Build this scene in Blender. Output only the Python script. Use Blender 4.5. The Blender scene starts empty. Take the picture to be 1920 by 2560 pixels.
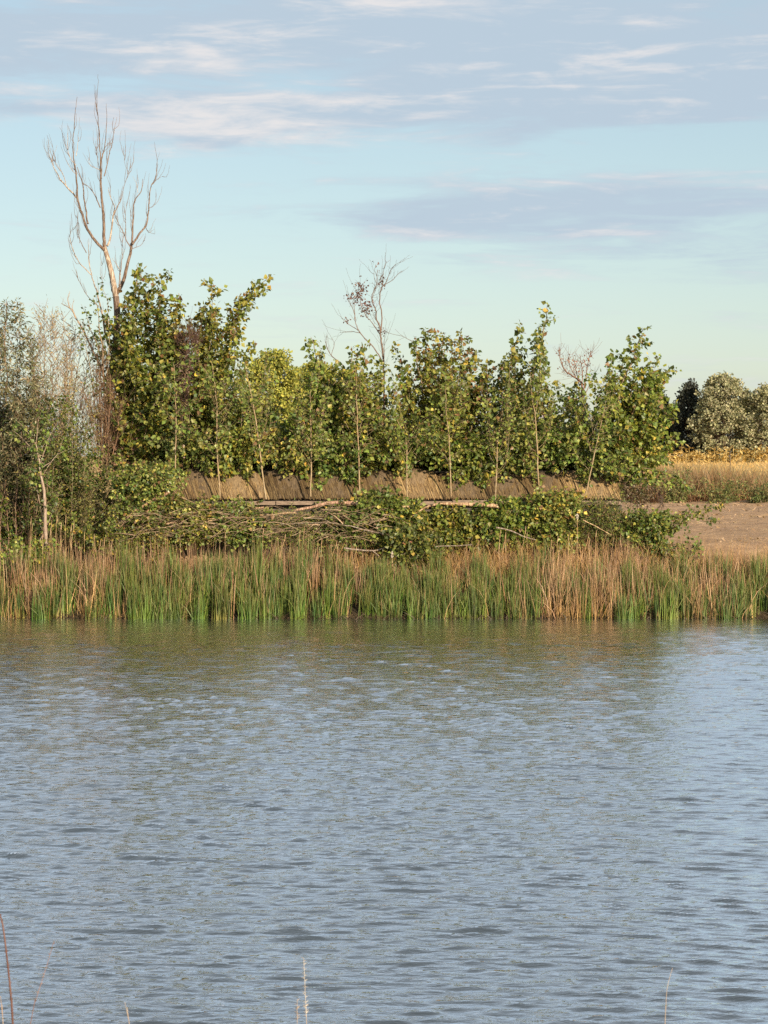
import bpy, math, random
import numpy as np
from mathutils import Vector, Matrix

random.seed(7)
SC = bpy.context.scene
COL = SC.collection
R = math.radians

# ---------------------------------------------------------------- camera
F = 5700.0            # focal length in pixels of the 1920 x 2560 photograph
HOR = 1140.0          # row of the horizon in the photograph
CAMZ = 4.2
cam_data = bpy.data.cameras.new('camera')
cam = bpy.data.objects.new('camera', cam_data)
COL.objects.link(cam)
SC.camera = cam
cam.location = (0, 0, CAMZ)
cam.rotation_euler = (R(90), 0, 0)
cam_data.sensor_fit = 'VERTICAL'
cam_data.sensor_height = 24.0
cam_data.lens = F / 2560 * 24.0
cam_data.shift_y = -(1280 - HOR) / 2560
cam_data.clip_end = 8000
cam_data.clip_start = 0.1
cam_data.dof.use_dof = True
cam_data.dof.focus_distance = 60.0
cam_data.dof.aperture_fstop = 18.0

# ---------------------------------------------------------------- sun and sky
SUN_AZ, SUN_EL = 148.0, 21.0         # azimuth clockwise from +Y (behind the camera, to the right)
sun = bpy.data.lights.new('sun', 'SUN')
sun.energy = 5.0
sun.angle = R(0.53)
sun.color = (1.0, 0.84, 0.63)
sun_o = bpy.data.objects.new('sun', sun)
COL.objects.link(sun_o)
sdir = Vector((math.sin(R(SUN_AZ)) * math.cos(R(SUN_EL)), math.cos(R(SUN_AZ)) * math.cos(R(SUN_EL)), math.sin(R(SUN_EL))))
sun_o.rotation_euler = sdir.to_track_quat('Z', 'Y').to_euler()
sun_o.location = sdir * 60

world = bpy.data.worlds.new('World')
SC.world = world
world.use_nodes = True
NT = world.node_tree
for n in list(NT.nodes):
    NT.nodes.remove(n)


class Nodes:
    """small helper to wire shader nodes"""
    def __init__(self, tree):
        self.t = tree

    def new(self, kind, **kw):
        n = self.t.nodes.new(kind)
        for k, v in kw.items():
            setattr(n, k, v)
        return n

    def put(self, sock, v):
        if isinstance(v, bpy.types.NodeSocket):
            self.t.links.new(v, sock)
        elif v is not None:
            if isinstance(v, (tuple, list)) and len(v) == 3 and sock.type == 'RGBA':
                v = (*v, 1.0)
            sock.default_value = v

    def math(self, op, a, b=None, c=None, clamp=False):
        n = self.new('ShaderNodeMath', operation=op)
        n.use_clamp = clamp
        self.put(n.inputs[0], a)
        if b is not None:
            self.put(n.inputs[1], b)
        if c is not None:
            self.put(n.inputs[2], c)
        return n.outputs[0]

    def vec(self, x, y, z):
        n = self.new('ShaderNodeCombineXYZ')
        for s, v in zip(n.inputs, (x, y, z)):
            self.put(s, v)
        return n.outputs[0]

    def noise(self, vec, scale, detail=4, rough=0.5, dist=0.0):
        n = self.new('ShaderNodeTexNoise')
        n.inputs['Scale'].default_value = scale
        n.inputs['Detail'].default_value = detail
        n.inputs['Roughness'].default_value = rough
        n.inputs['Distortion'].default_value = dist
        if vec is not None:
            self.put(n.inputs['Vector'], vec)
        return n.outputs[0]

    def mix(self, f, a, b, blend='MIX'):
        n = self.new('ShaderNodeMix', data_type='RGBA', blend_type=blend)
        self.put(n.inputs[0], f)
        self.put(n.inputs[6], a)
        self.put(n.inputs[7], b)
        return n.outputs[2]

    def smooth(self, v, lo, hi, t0=0.0, t1=1.0):
        n = self.new('ShaderNodeMapRange', interpolation_type='SMOOTHSTEP')
        self.put(n.inputs[0], v)
        n.inputs[1].default_value, n.inputs[2].default_value = lo, hi
        n.inputs[3].default_value, n.inputs[4].default_value = t0, t1
        return n.outputs[0]

    def ramp(self, v, stops):
        n = self.new('ShaderNodeValToRGB')
        e = n.color_ramp.elements
        while len(e) > 1:
            e.remove(e[-1])
        e[0].position, e[0].color = stops[0][0], (*stops[0][1], 1)
        for p, c in stops[1:]:
            k = e.new(p)
            k.color = (*c, 1)
        self.put(n.inputs[0], v)
        return n.outputs[0]


W = Nodes(NT)
sky = W.new('ShaderNodeTexSky', sky_type='NISHITA')
sky.sun_disc = False
sky.sun_elevation = R(SUN_EL)
sky.sun_rotation = R(SUN_AZ)
sky.altitude = 0
sky.air_density = 1.0
sky.dust_density = 0.7
sky.ozone_density = 1.0
SKYK = 0.064
tc = W.new('ShaderNodeTexCoord')
sep = W.new('ShaderNodeSeparateXYZ')
NT.links.new(tc.outputs['Generated'], sep.inputs[0])
dx, dy, dz = sep.outputs
az = W.math('ARCTAN2', dx, dy)
el = W.math('ARCSINE', dz)
# streaky cloud field: directions stretched along the horizon
cv = W.vec(dx, dy, W.math('MULTIPLY', dz, 5.0))
n1 = W.noise(cv, 9.0, 7, 0.56, 0.4)
n2 = W.noise(cv, 26.0, 6, 0.6, 0.5)
n3 = W.noise(W.vec(dx, dy, W.math('MULTIPLY', dz, 9.0)), 12.0, 6, 0.6, 0.6)


def blob(px, py, rx, ry):
    """soft elliptical bank of cloud (or gap) in azimuth and elevation"""
    a = W.math('DIVIDE', W.math('SUBTRACT', az, math.atan((px - 960) / F)), rx / F)
    b = W.math('DIVIDE', W.math('SUBTRACT', el, math.atan((HOR - py) / F)), ry / F)
    d = W.math('ADD', W.math('POWER', W.math('ABSOLUTE', a), 2.0), W.math('POWER', W.math('ABSOLUTE', b), 2.0))
    return W.math('POWER', 2.718, W.math('MULTIPLY', d, -1.0))


def acc(terms):
    s = None
    for sock, k in terms:
        t = W.math('MULTIPLY', sock, k)
        s = t if s is None else W.math('ADD', s, t)
    return s


deck = W.smooth(W.math('ADD', el, W.math('MULTIPLY', W.math('SUBTRACT', n1, 0.5), 0.030)), 0.128, 0.150)
high = W.smooth(el, 0.20, 0.40)  # unseen cloud overhead, added and whitened to brighten the water
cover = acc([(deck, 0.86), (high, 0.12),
             (blob(120, 235, 300, 34), -0.60), (blob(60, 10, 420, 36), -0.55), (blob(760, 205, 300, 40), -0.40), (blob(560, 150, 300, 22), -0.20),
             (blob(350, 300, 460, 50), 0.30), (blob(250, 100, 420, 40), 0.30), (blob(1400, 200, 600, 130), 0.30), (blob(900, 110, 700, 60), 0.20),
             (blob(1560, 515, 760, 64), 0.92), (blob(1900, 640, 600, 80), 0.42), (blob(1000, 550, 420, 45), 0.34),
             (W.math('SUBTRACT', n1, 0.5), 1.3), (W.math('SUBTRACT', n3, 0.5), 1.9), (W.math('SUBTRACT', n2, 0.5), 0.8)])
alpha = W.smooth(cover, 0.05, 0.90, 0.0, 0.92)
# thick cloud is lavender grey, thin edges and knots catch the low sun
lit = acc([(W.math('SUBTRACT', n3, 0.5), 3.6), (W.math('SUBTRACT', n2, 0.5), 3.0),
           (blob(330, 110, 460, 50), 0.70), (blob(300, 320, 460, 50), 0.60), (blob(1050, 15, 300, 40), 0.7),
           (blob(1400, 190, 300, 30), 0.45), (blob(700, 280, 420, 60), 0.50), (blob(1600, 470, 500, 14), 0.35), (blob(1750, 160, 200, 40), 0.35),
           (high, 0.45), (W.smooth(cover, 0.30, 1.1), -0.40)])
litf = W.smooth(lit, -0.25, 1.15)
CL_GREY, CL_WHITE = (0.268, 0.325, 0.382), (0.440, 0.425, 0.425)
ccol = W.mix(litf, tuple(c / SKYK for c in CL_GREY), tuple(c / SKYK for c in CL_WHITE))
# a thin even veil of high haze pales the blue
tinted = W.mix(0.34, sky.outputs[0], tuple(c / SKYK for c in (0.340, 0.425, 0.440)))
final = W.mix(alpha, tinted, ccol)
bg = W.new('ShaderNodeBackground')
NT.links.new(final, bg.inputs[0])
bg.inputs[1].default_value = SKYK
wout = W.new('ShaderNodeOutputWorld')
NT.links.new(bg.outputs[0], wout.inputs[0])

SC.view_settings.view_transform = 'Standard'
SC.view_settings.look = 'None'
SC.view_settings.gamma = 1.0
SC.view_settings.use_curve_mapping = False
SC.view_settings.exposure = 0.9
SC.cycles.use_denoising = False
SC.cycles.max_bounces = 6
SC.cycles.diffuse_bounces = 3
SC.cycles.transparent_max_bounces = 8


# ---------------------------------------------------------------- helpers
def at(px, py, Y):
    """the point at distance Y that the photograph shows at pixel px, py"""
    return np.array(((px - 960) / F * Y, Y, CAMZ - (py - HOR) / F * Y))


def mesh_from(name, verts, faces, cols=None, mat=None, smooth=False, mats=None, midx=None):
    """faces: list of (M,k) int arrays; cols: (N,3) colours of the surface itself"""
    me = bpy.data.meshes.new(name)
    verts = np.asarray(verts, dtype=np.float32)
    faces = [np.asarray(f, dtype=np.int32) for f in (faces if isinstance(faces, list) else [faces]) if len(f)]
    loops = np.concatenate([f.ravel() for f in faces])
    tot = np.concatenate([np.full(len(f), f.shape[1], dtype=np.int32) for f in faces])
    start = np.concatenate([[0], np.cumsum(tot)[:-1]]).astype(np.int32)
    me.vertices.add(len(verts))
    me.vertices.foreach_set('co', verts.ravel())
    me.loops.add(len(loops))
    me.loops.foreach_set('vertex_index', loops)
    me.polygons.add(len(tot))
    me.polygons.foreach_set('loop_start', start)
    me.polygons.foreach_set('loop_total', tot)
    if midx is not None:
        me.polygons.foreach_set('material_index', np.asarray(midx, dtype=np.int32))
    me.polygons.foreach_set('use_smooth', np.full(len(tot), smooth, dtype=bool))
    if cols is not None:
        a = me.attributes.new('Col', 'FLOAT_COLOR', 'POINT')
        c = np.ones((len(verts), 4), dtype=np.float32)
        c[:, :3] = cols
        a.data.foreach_set('color', c.ravel())
    me.update(calc_edges=True)
    for m in (mats or ([mat] if mat else [])):
        me.materials.append(m)
    return me


def tag(o, label=None, cat=None, group=None, kind=None):
    if label:
        o['label'] = label
    if cat:
        o['category'] = cat
    if group:
        o['group'] = group
    if kind:
        o['kind'] = kind
    return o


def link(name, me, parent=None, kind=None, loc=None):
    o = bpy.data.objects.new(name, me)
    COL.objects.link(o)
    if parent is not None:
        o.parent = parent
    if loc is not None:
        o.location = loc
    if kind:
        o['kind'] = kind
    return o


def thing(name, base, label, cat, group=None):
    o = bpy.data.objects.new(name, None)
    COL.objects.link(o)
    o.location = tuple(base)
    o.empty_display_size = 0.2
    return tag(o, label, cat, group)


def smoothpath(pts, n=10):
    """Catmull-Rom through pts"""
    P = np.asarray(pts, dtype=float)
    if len(P) < 3:
        t = np.linspace(0, 1, n)[:, None]
        return P[0] * (1 - t) + P[-1] * t
    Q = np.vstack([2 * P[0] - P[1], P, 2 * P[-1] - P[-2]])
    out = []
    per = max(2, int(math.ceil(n / (len(P) - 1))))
    for i in range(1, len(Q) - 2):
        for k in range(per):
            t = k / per
            a, b, c, d = Q[i - 1:i + 3]
            out.append(0.5 * (2 * b + (c - a) * t + (2 * a - 5 * b + 4 * c - d) * t * t + (3 * b - a - 3 * c + d) * t ** 3))
    out.append(P[-1])
    return np.array(out)


class Tubes:
    """collects round branches as vertices and quads"""
    def __init__(self):
        self.v, self.f, self.c, self.n = [], [], [], 0

    def add(self, path, r0, r1, sides=5, col=(0.2, 0.15, 0.1), power=1.0, cap=False):
        P = np.asarray(path, dtype=float)
        m = len(P)
        T = np.gradient(P, axis=0)
        T /= np.linalg.norm(T, axis=1)[:, None] + 1e-9
        ref = np.array((0.31, 0.9, 0.2))
        A = np.cross(T, ref)
        A /= np.linalg.norm(A, axis=1)[:, None] + 1e-9
        B = np.cross(T, A)
        t = np.linspace(0, 1, m) ** power
        r = (r0 * (1 - t) + r1 * t)[:, None, None]
        ang = np.linspace(0, 2 * math.pi, sides, endpoint=False)
        ring = P[:, None, :] + r * (np.cos(ang)[None, :, None] * A[:, None, :] + np.sin(ang)[None, :, None] * B[:, None, :])
        i = np.arange(m - 1)[:, None] * sides
        j = np.arange(sides)[None, :]
        j2 = (j + 1) % sides
        q = np.stack([i + j, i + j2, i + sides + j2, i + sides + j], axis=-1).reshape(-1, 4) + self.n
        self.v.append(ring.reshape(-1, 3))
        self.f.append(q)
        self.c.append(np.tile(col, (m * sides, 1)))
        self.n += m * sides
        if cap:
            for end, row in ((0, 0), (1, m - 1)):
                c0 = self.n
                self.v.append(np.vstack([P[row], ring[row]]))
                k = np.arange(sides)
                self.f.append(np.stack([np.full(sides, c0), c0 + 1 + k, c0 + 1 + (k + 1) % sides, c0 + 1 + (k + 1) % sides], axis=-1)[:, :4])
                self.c.append(np.tile(np.array(col) * 1.0, (sides + 1, 1)))
                self.n += sides + 1

    def build(self, name, mat, origin=(0, 0, 0), smooth=True):
        v = np.vstack(self.v) - np.asarray(origin)
        f = np.vstack(self.f)
        tri = f[:, 2] == f[:, 3]
        fs = [f[~tri]]
        if tri.any():
            fs.append(f[tri][:, :3])
        return mesh_from(name, v, fs, np.vstack(self.c), mat, smooth)


# leaf outlines: x across, y along, z out of the blade
BROAD_V = np.array([(0, 0, 0), (-.46, .24, .07), (-.30, .62, .05), (0, 1.0, -.07), (.30, .62, .05), (.46, .24, .07), (0, .40, -.04)])
BROAD_F = np.array([(6, 0, 5), (6, 5, 4), (6, 4, 3), (6, 3, 2), (6, 2, 1), (6, 1, 0)])
MID_V = np.array([(0, 0, 0), (-.46, .32, .07), (0, 1.0, -.05), (.46, .32, .07), (0, .42, -.05)])
MID_F = np.array([(4, 0, 3), (4, 3, 2), (4, 2, 1), (4, 1, 0)])
SLIM_V = np.array([(0, 0, 0), (-.13, .45, .03), (0, 1.0, -.03), (.13, .45, .03)])
SLIM_F = np.array([(0, 3, 2), (0, 2, 1)])
KITE_V = np.array([(0, 0, 0), (-.44, .36, .08), (0, 1.0, -.03), (.44, .36, .08)])
SHAPES = {'kite': (KITE_V, SLIM_F), 'broad': (BROAD_V, BROAD_F), 'mid': (MID_V, MID_F), 'slim': (SLIM_V, SLIM_F)}


def frames(axis, normal):
    a = axis / (np.linalg.norm(axis, axis=1)[:, None] + 1e-9)
    n = normal - (normal * a).sum(1)[:, None] * a
    n /= np.linalg.norm(n, axis=1)[:, None] + 1e-9
    x = np.cross(a, n)
    return np.stack([x, a, n], axis=2)       # columns


def leaf_mesh(name, pos, Rm, size, col, mat, origin=(0, 0, 0), shape='mid'):
    V, Fc = SHAPES[shape]
    k = len(V)
    v = np.einsum('nij,kj->nki', Rm, V) * size[:, None, None] + (pos - np.asarray(origin))[:, None, :]
    f = (Fc[None] + (np.arange(len(pos)) * k)[:, None, None]).reshape(-1, 3)
    return mesh_from(name, v.reshape(-1, 3), f, np.repeat(col, k, axis=0), mat)


GREEN = [(0.160, 0.178, 0.034), (0.112, 0.140, 0.028), (0.228, 0.226, 0.058), (0.070, 0.096, 0.024)]
YELLOW = [(0.38, 0.29, 0.05), (0.29, 0.25, 0.05)]
BROWN = [(0.16, 0.09, 0.035), (0.20, 0.12, 0.06)]


def palette(rng, n, mixw):
    """mixw: list of (colour, weight)"""
    cs = np.array([c for c, w in mixw])
    w = np.array([w for c, w in mixw], dtype=float)
    c = cs[rng.choice(len(cs), n, p=w / w.sum())]
    return c * rng.uniform(0.78, 1.22, (n, 1)) * rng.uniform(0.94, 1.06, (n, 3))


def leaf_mix(yellow=0.06, brown=0.03, dark=0.0):
    g = [(GREEN[0], 3), (GREEN[1], 3 + 3 * dark), (GREEN[2], 2 * (1 - dark) + .05), (GREEN[3], 1.5 + 5 * dark)]
    s = sum(w for _, w in g)
    return g + [(YELLOW[0], s * yellow * .3), (YELLOW[1], s * yellow * .6), (BROWN[0], s * brown), (BROWN[1], s * brown * .5)]


# ---------------------------------------------------------------- materials
def material(name):
    m = bpy.data.materials.new(name)
    m.use_nodes = True
    t = m.node_tree
    for n in list(t.nodes):
        t.nodes.remove(n)
    N = Nodes(t)
    out = N.new('ShaderNodeOutputMaterial')
    return m, N, out


def attr_col(N):
    a = N.new('ShaderNodeAttribute')
    a.attribute_name = 'Col'
    return a.outputs['Color']


def leaf_material(name, trans=0.30, rough=0.45, spec=0.35):
    m, N, out = material(name)
    c = attr_col(N)
    p = N.new('ShaderNodeBsdfPrincipled')
    N.put(p.inputs['Base Color'], c)
    p.inputs['Roughness'].default_value = rough
    p.inputs['Specular IOR Level'].default_value = spec
    tr = N.new('ShaderNodeBsdfTranslucent')
    N.put(tr.inputs['Color'], N.mix(1.0, c, (1.35, 1.35, 0.6), 'MULTIPLY'))
    mx = N.new('ShaderNodeMixShader')
    mx.inputs[0].default_value = trans
    N.t.links.new(p.outputs[0], mx.inputs[1])
    N.t.links.new(tr.outputs[0], mx.inputs[2])
    N.t.links.new(mx.outputs[0], out.inputs[0])
    return m


def bark_material(name, rough=0.85, dark=0.45, scale=9.0, bump=0.4):
    m, N, out = material(name)
    c = attr_col(N)
    g = N.new('ShaderNodeNewGeometry')
    mp = N.new('ShaderNodeMapping')
    mp.inputs['Scale'].default_value = (3.0, 3.0, 0.6)
    N.put(mp.inputs[0], g.outputs['Position'])
    n = N.noise(mp.outputs[0], scale, 5, 0.65)
    f = N.smooth(n, 0.44, 0.60)
    col = N.mix(f, N.mix(1.0, c, (dark, dark * .86, dark * .76), 'MULTIPLY'), c)
    p = N.new('ShaderNodeBsdfPrincipled')
    N.put(p.inputs['Base Color'], col)
    p.inputs['Roughness'].default_value = rough
    p.inputs['Specular IOR Level'].default_value = 0.2
    b = N.new('ShaderNodeBump')
    b.inputs['Strength'].default_value = bump
    b.inputs['Distance'].default_value = 0.02
    N.put(b.inputs['Height'], n)
    N.t.links.new(b.outputs[0], p.inputs['Normal'])
    N.t.links.new(p.outputs[0], out.inputs[0])
    return m


M_LEAF = leaf_material('cottonwood_leaf', 0.34)
M_SLIM = leaf_material('narrow_leaf', 0.22, 0.55, 0.25)
M_REED = leaf_material('reed_blade', 0.16, 0.5, 0.3)
M_STRAW = leaf_material('straw', 0.12, 0.7, 0.15)
M_FAR = leaf_material('far_foliage', 0.22, 0.6, 0.2)
M_BARK = bark_material('dead_wood_bark')
M_TWIG = bark_material('twig_bark', dark=0.7, scale=14, bump=0.2)


def simple(name, c1, c2, scale=4.0, stretch=(1, 1, 1), rough=0.9, bump=0.3, dist=0.02, detail=6):
    m, N, out = material(name)
    g = N.new('ShaderNodeNewGeometry')
    mp = N.new('ShaderNodeMapping')
    mp.inputs['Scale'].default_value = stretch
    N.put(mp.inputs[0], g.outputs['Position'])
    n = N.noise(mp.outputs[0], scale, detail, 0.62)
    col = N.mix(N.smooth(n, 0.32, 0.68), c1, c2)
    p = N.new('ShaderNodeBsdfPrincipled')
    N.put(p.inputs['Base Color'], col)
    p.inputs['Roughness'].default_value = rough
    p.inputs['Specular IOR Level'].default_value = 0.2
    b = N.new('ShaderNodeBump')
    b.inputs['Strength'].default_value = bump
    b.inputs['Distance'].default_value = dist
    N.put(b.inputs['Height'], n)
    N.t.links.new(b.outputs[0], p.inputs['Normal'])
    N.t.links.new(p.outputs[0], out.inputs[0])
    return m


M_BOARD = simple('weathered_board', (0.12, 0.085, 0.062), (0.24, 0.18, 0.13), 6, (1, 4, 9), 0.85)
M_PLANK = simple('dark_plank', (0.045, 0.038, 0.032), (0.10, 0.085, 0.07), 5, (6, 6, 1), 0.9)
M_RUST = simple('rusty_board', (0.12, 0.065, 0.042), (0.22, 0.125, 0.08), 6, (1, 4, 9), 0.85)
M_CUT = simple('cut_wood', (0.55, 0.42, 0.26), (0.72, 0.60, 0.42), 20)
M_MAT = simple('thatch_backing', (0.09, 0.062, 0.036), (0.20, 0.14, 0.078), 7, (5, 1, 0.8), 0.95, 0.6)
M_MATS = [simple('thatch_backing_dark', (0.055, 0.040, 0.026), (0.13, 0.092, 0.054), 7, (5, 1, 0.8), 0.95, 0.6), M_MAT,
          simple('thatch_backing_pale', (0.10, 0.070, 0.040), (0.22, 0.155, 0.084), 7, (5, 1, 0.8), 0.95, 0.6)]
M_STEEL = simple('stake_steel', (0.05, 0.045, 0.04), (0.11, 0.08, 0.06), 20)
M_WALLPAINT = simple('pale_wall', (0.55, 0.48, 0.45), (0.66, 0.6, 0.57), 2)
M_ROOFMETAL = simple('shed_roof', (0.30, 0.26, 0.26), (0.38, 0.34, 0.33), 2)


# ---------------------------------------------------------------- terrain
def vnoise(x, y, seed=0):
    """cheap smooth noise from summed sines"""
    r = np.random.RandomState(seed)
    s = np.zeros_like(x)
    for i in range(10):
        a = r.uniform(0, 2 * math.pi)
        k = 2 ** r.uniform(-1.2, 1.4)
        s += np.sin((x * math.cos(a) + y * math.sin(a)) * k + r.uniform(0, 6.28)) / 10 ** .5
    return s


def ground(x, y):
    x = np.asarray(x, dtype=float)
    y = np.asarray(y, dtype=float)
    z = np.interp(y, [-60, 0, 4.5, 8, 12, 13.4, 16, 30, 56, 58.6, 59.4, 61.5, 62.6, 64, 118, 126, 175, 250, 300, 420, 900, 3200],
                  [2.7, 2.6, 2.25, 1.45, 0.35, -0.1, -0.9, -1.5, -1.2, -0.35, 0.08, 1.15, 1.62, 1.8, 1.8, 1.82, 2.35, 3.15, 3.35, 3.5, 3.6, 3.7])
    inland = np.clip((np.abs(x) - 90) / 25, 0, 1)
    z = np.where((y > 8) & (y < 63), z * (1 - inland) + inland * 1.9, z)
    amp = np.where(y > 62, 0.03, 0.03) + np.where((y > 63) & (y < 122), 0.035, 0)
    z = z + amp * vnoise(x * 0.9, y * 1.3, 3) + np.where((y > 63) & (y < 122), 0.03 * vnoise(x * 2.4, y * 3.0, 5), 0)
    return z


ys = np.concatenate([np.arange(-60, 0, 10), np.arange(0, 14, 0.5), np.arange(14, 57, 4), np.arange(57, 64, 0.25),
                     np.arange(64, 128, 0.45), np.arange(128, 180, 4), np.arange(180, 420, 12), [450, 600, 900, 1400, 2200, 3200]])
xc = np.concatenate([[-2000, -900, -400, -200, -115, -90, -60, -40, -30], np.arange(-24, 40.1, 0.5), [46, 55, 70, 90, 115, 200, 400, 900, 2000]])
GX, GY = np.meshgrid(xc, ys)
GZ = ground(GX, GY)
nr, ncn = GX.shape
ii = (np.arange(nr - 1)[:, None] * ncn + np.arange(ncn - 1)[None, :]).reshape(-1)
quads = np.stack([ii, ii + 1, ii + ncn + 1, ii + ncn], axis=-1)


def ground_material():
    m, N, out = material('bank_and_field')
    g = N.new('ShaderNodeNewGeometry')
    s = N.new('ShaderNodeSeparateXYZ')
    N.put(s.inputs[0], g.outputs['Position'])
    x, y, z = s.outputs
    flat = N.vec(x, N.math('MULTIPLY', y, 1.0), 0.0)
    n_big = N.noise(flat, 0.35, 5, 0.6)
    n_mid = N.noise(flat, 2.2, 6, 0.65)
    n_fine = N.noise(g.outputs['Position'], 14, 5, 0.7)
    furrow = N.noise(N.vec(N.math('MULTIPLY', x, 0.25), N.math('MULTIPLY', y, 1.1), 0.0), 1.6, 5, 0.6)
    dirt = N.mix(N.smooth(n_mid, 0.3, 0.7), (0.235, 0.148, 0.084), (0.37, 0.245, 0.145))
    dirt = N.mix(N.smooth(furrow, 0.52, 0.68), dirt, (0.20, 0.13, 0.088))
    dirt = N.mix(N.math('MULTIPLY', N.smooth(n_fine, 0.56, 0.72), 0.5), dirt, (0.46, 0.34, 0.24))
    mud = N.mix(N.smooth(n_mid, 0.35, 0.65), (0.030, 0.024, 0.015), (0.075, 0.055, 0.032))
    straw = N.mix(N.smooth(N.noise(flat, 0.12, 6, 0.7), 0.35, 0.65), (0.34, 0.225, 0.085), (0.47, 0.325, 0.135))
    yy = N.math('ADD', y, N.math('MULTIPLY', N.math('SUBTRACT', n_big, 0.5), 4.0))
    c = N.mix(N.smooth(yy, 61.2, 62.8), mud, dirt)
    c = N.mix(N.smooth(yy, 117.0, 123.0), c, straw)
    p = N.new('ShaderNodeBsdfPrincipled')
    N.put(p.inputs['Base Color'], c)
    p.inputs['Roughness'].default_value = 0.95
    p.inputs['Specular IOR Level'].default_value = 0.1
    b = N.new('ShaderNodeBump')
    b.inputs['Strength'].default_value = 0.8
    b.inputs['Distance'].default_value = 0.09
    N.put(b.inputs['Height'], N.math('ADD', n_mid, N.math('MULTIPLY', n_fine, 0.5)))
    N.t.links.new(b.outputs[0], p.inputs['Normal'])
    N.t.links.new(p.outputs[0], out.inputs[0])
    return m


terrain = link('ground', mesh_from('ground', np.stack([GX, GY, GZ], -1).reshape(-1, 3), quads, None, ground_material(), True))
tag(terrain, kind='structure')

# ---------------------------------------------------------------- water: real wind ripples
rw = np.random.RandomState(21)
yv = [13.0]
while yv[-1] < 60.2:
    yv.append(yv[-1] * (1 + 0.025 / 17))
yv = np.array(yv)
core = np.linspace(-1, 1, 345)
side = np.array([1.06, 1.25, 1.8, 3.0, 6.0])
NC = len(core) + 2 * len(side)
WX = np.zeros((len(yv), NC))
for r, y in enumerate(yv):
    hw = 0.185 * y + 2.0
    far = hw * side * (1 + (60 - y) / 60 * 2.5)
    WX[r] = np.concatenate([-far[::-1], core * hw, far])
WY = np.repeat(yv[:, None], NC, 1)
fade = np.zeros(NC)
fade[len(side):-len(side)] = np.clip((1 - np.abs(core)) / 0.06, 0, 1)
H = np.zeros_like(WX)
wx = WX + 0.22 * vnoise(WX * .55, WY * .40, 11) + 0.03 * vnoise(WX * 2.2, WY * 1.6, 12)
wy = WY + 0.26 * vnoise(WX * .45, WY * .50, 13) + 0.035 * vnoise(WX * 1.7, WY * 2.0, 14)
dyr = (WY * 0.025 / 17)
gust = 0.92 + 0.17 * vnoise(WX * .16, WY * .10, 15)
gust = np.clip(gust, 0.35, 1.5) * np.interp(WY, [13, 24, 38, 52, 57, 60], [1.05, 1.4, 2.1, 1.75, 0.8, 0.35])
NW = 96
for i in range(NW):
    lam = 0.055 * (0.45 / 0.055) ** ((i + rw.rand()) / NW)
    th = rw.normal(R(6), R(17))
    k = 2 * math.pi / lam
    slope = 0.027 * (0.75 + 0.5 * rw.rand()) * np.interp(lam, [.055, .09, .14, .22, .32, .4], [.9, 1.25, 1.35, 1.05, .8, .5])
    a = slope / k
    w = np.clip((lam / dyr - 2.2) / 2.0, 0, 1)
    H += w * a * np.sin(k * (wx * math.sin(th) + wy * math.cos(th)) + rw.rand() * 6.283)
H *= gust * fade[None, :]
H += 13.0 * H ** 2
ii = (np.arange(len(yv) - 1)[:, None] * NC + np.arange(NC - 1)[None, :]).reshape(-1)
wq = np.stack([ii, ii + 1, ii + NC + 1, ii + NC], axis=-1)


def water_material():
    m, N, out = material('pond_water')
    g = N.new('ShaderNodeNewGeometry')
    mp = N.new('ShaderNodeMapping')
    mp.inputs['Scale'].default_value = (0.35, 1.0, 1.0)
    mp.inputs['Rotation'].default_value = (0, 0, R(-6))
    N.put(mp.inputs[0], g.outputs['Position'])
    n1_ = N.noise(mp.outputs[0], 10.0, 4, 0.6, 0.4)
    b = N.new('ShaderNodeBump')
    b.inputs['Strength'].default_value = 0.40
    b.inputs['Distance'].default_value = 0.05
    N.put(b.inputs['Height'], n1_)
    body = N.new('ShaderNodeBsdfDiffuse')
    body.inputs['Color'].default_value = (0.020, 0.026, 0.030, 1)
    shine = N.new('ShaderNodeBsdfGlossy')
    shine.inputs['Color'].default_value = (0.94, 0.97, 1, 1)
    shine.inputs['Roughness'].default_value = 0.03
    fr = N.new('ShaderNodeFresnel')
    fr.inputs['IOR'].default_value = 1.36
    for nd in (body, shine, fr):
        N.t.links.new(b.outputs[0], nd.inputs['Normal'])
    mx = N.new('ShaderNodeMixShader')
    N.put(mx.inputs[0], N.math('MINIMUM', N.math('MULTIPLY_ADD', fr.outputs[0], 3.3, 0.02), 0.92))
    N.t.links.new(body.outputs[0], mx.inputs[1])
    N.t.links.new(shine.outputs[0], mx.inputs[2])
    N.t.links.new(mx.outputs[0], out.inputs[0])
    return m


water = link('water', mesh_from('water', np.stack([WX, WY, H], -1).reshape(-1, 3), wq, None, water_material(), True))
tag(water, kind='structure')


# ---------------------------------------------------------------- plants
LEAF_MESHES = []
for i_, c_ in enumerate([GREEN[0], GREEN[1], GREEN[2], GREEN[3], YELLOW[0], YELLOW[1], BROWN[1]]):
    LEAF_MESHES.append(mesh_from('leaf', BROAD_V, BROAD_F, np.tile(c_, (7, 1)), M_LEAF))
SUNV = np.array(tuple(sdir))


def put_leaves(rng, pts, dirs, size, per, spread, droop=0.5, face=0.5):
    """leaves on petioles round the points; returns position, frame, size"""
    n = len(pts) * per
    p = np.repeat(pts, per, axis=0)
    d = np.repeat(dirs, per, axis=0)
    off = rng.normal(0, 1, (n, 3))
    off /= np.linalg.norm(off, axis=1)[:, None]
    ax = off * 0.9 + d * 0.35 + np.array((0, 0, -droop))
    nrm = rng.normal(0, 1, (n, 3)) + face * (SUNV + np.array((0, 0, .5)))
    s = size * rng.uniform(0.5, 1.25, n)
    return p + off * spread * rng.uniform(0.3, 1.0, (n, 1)), frames(ax, nrm), s


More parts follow.
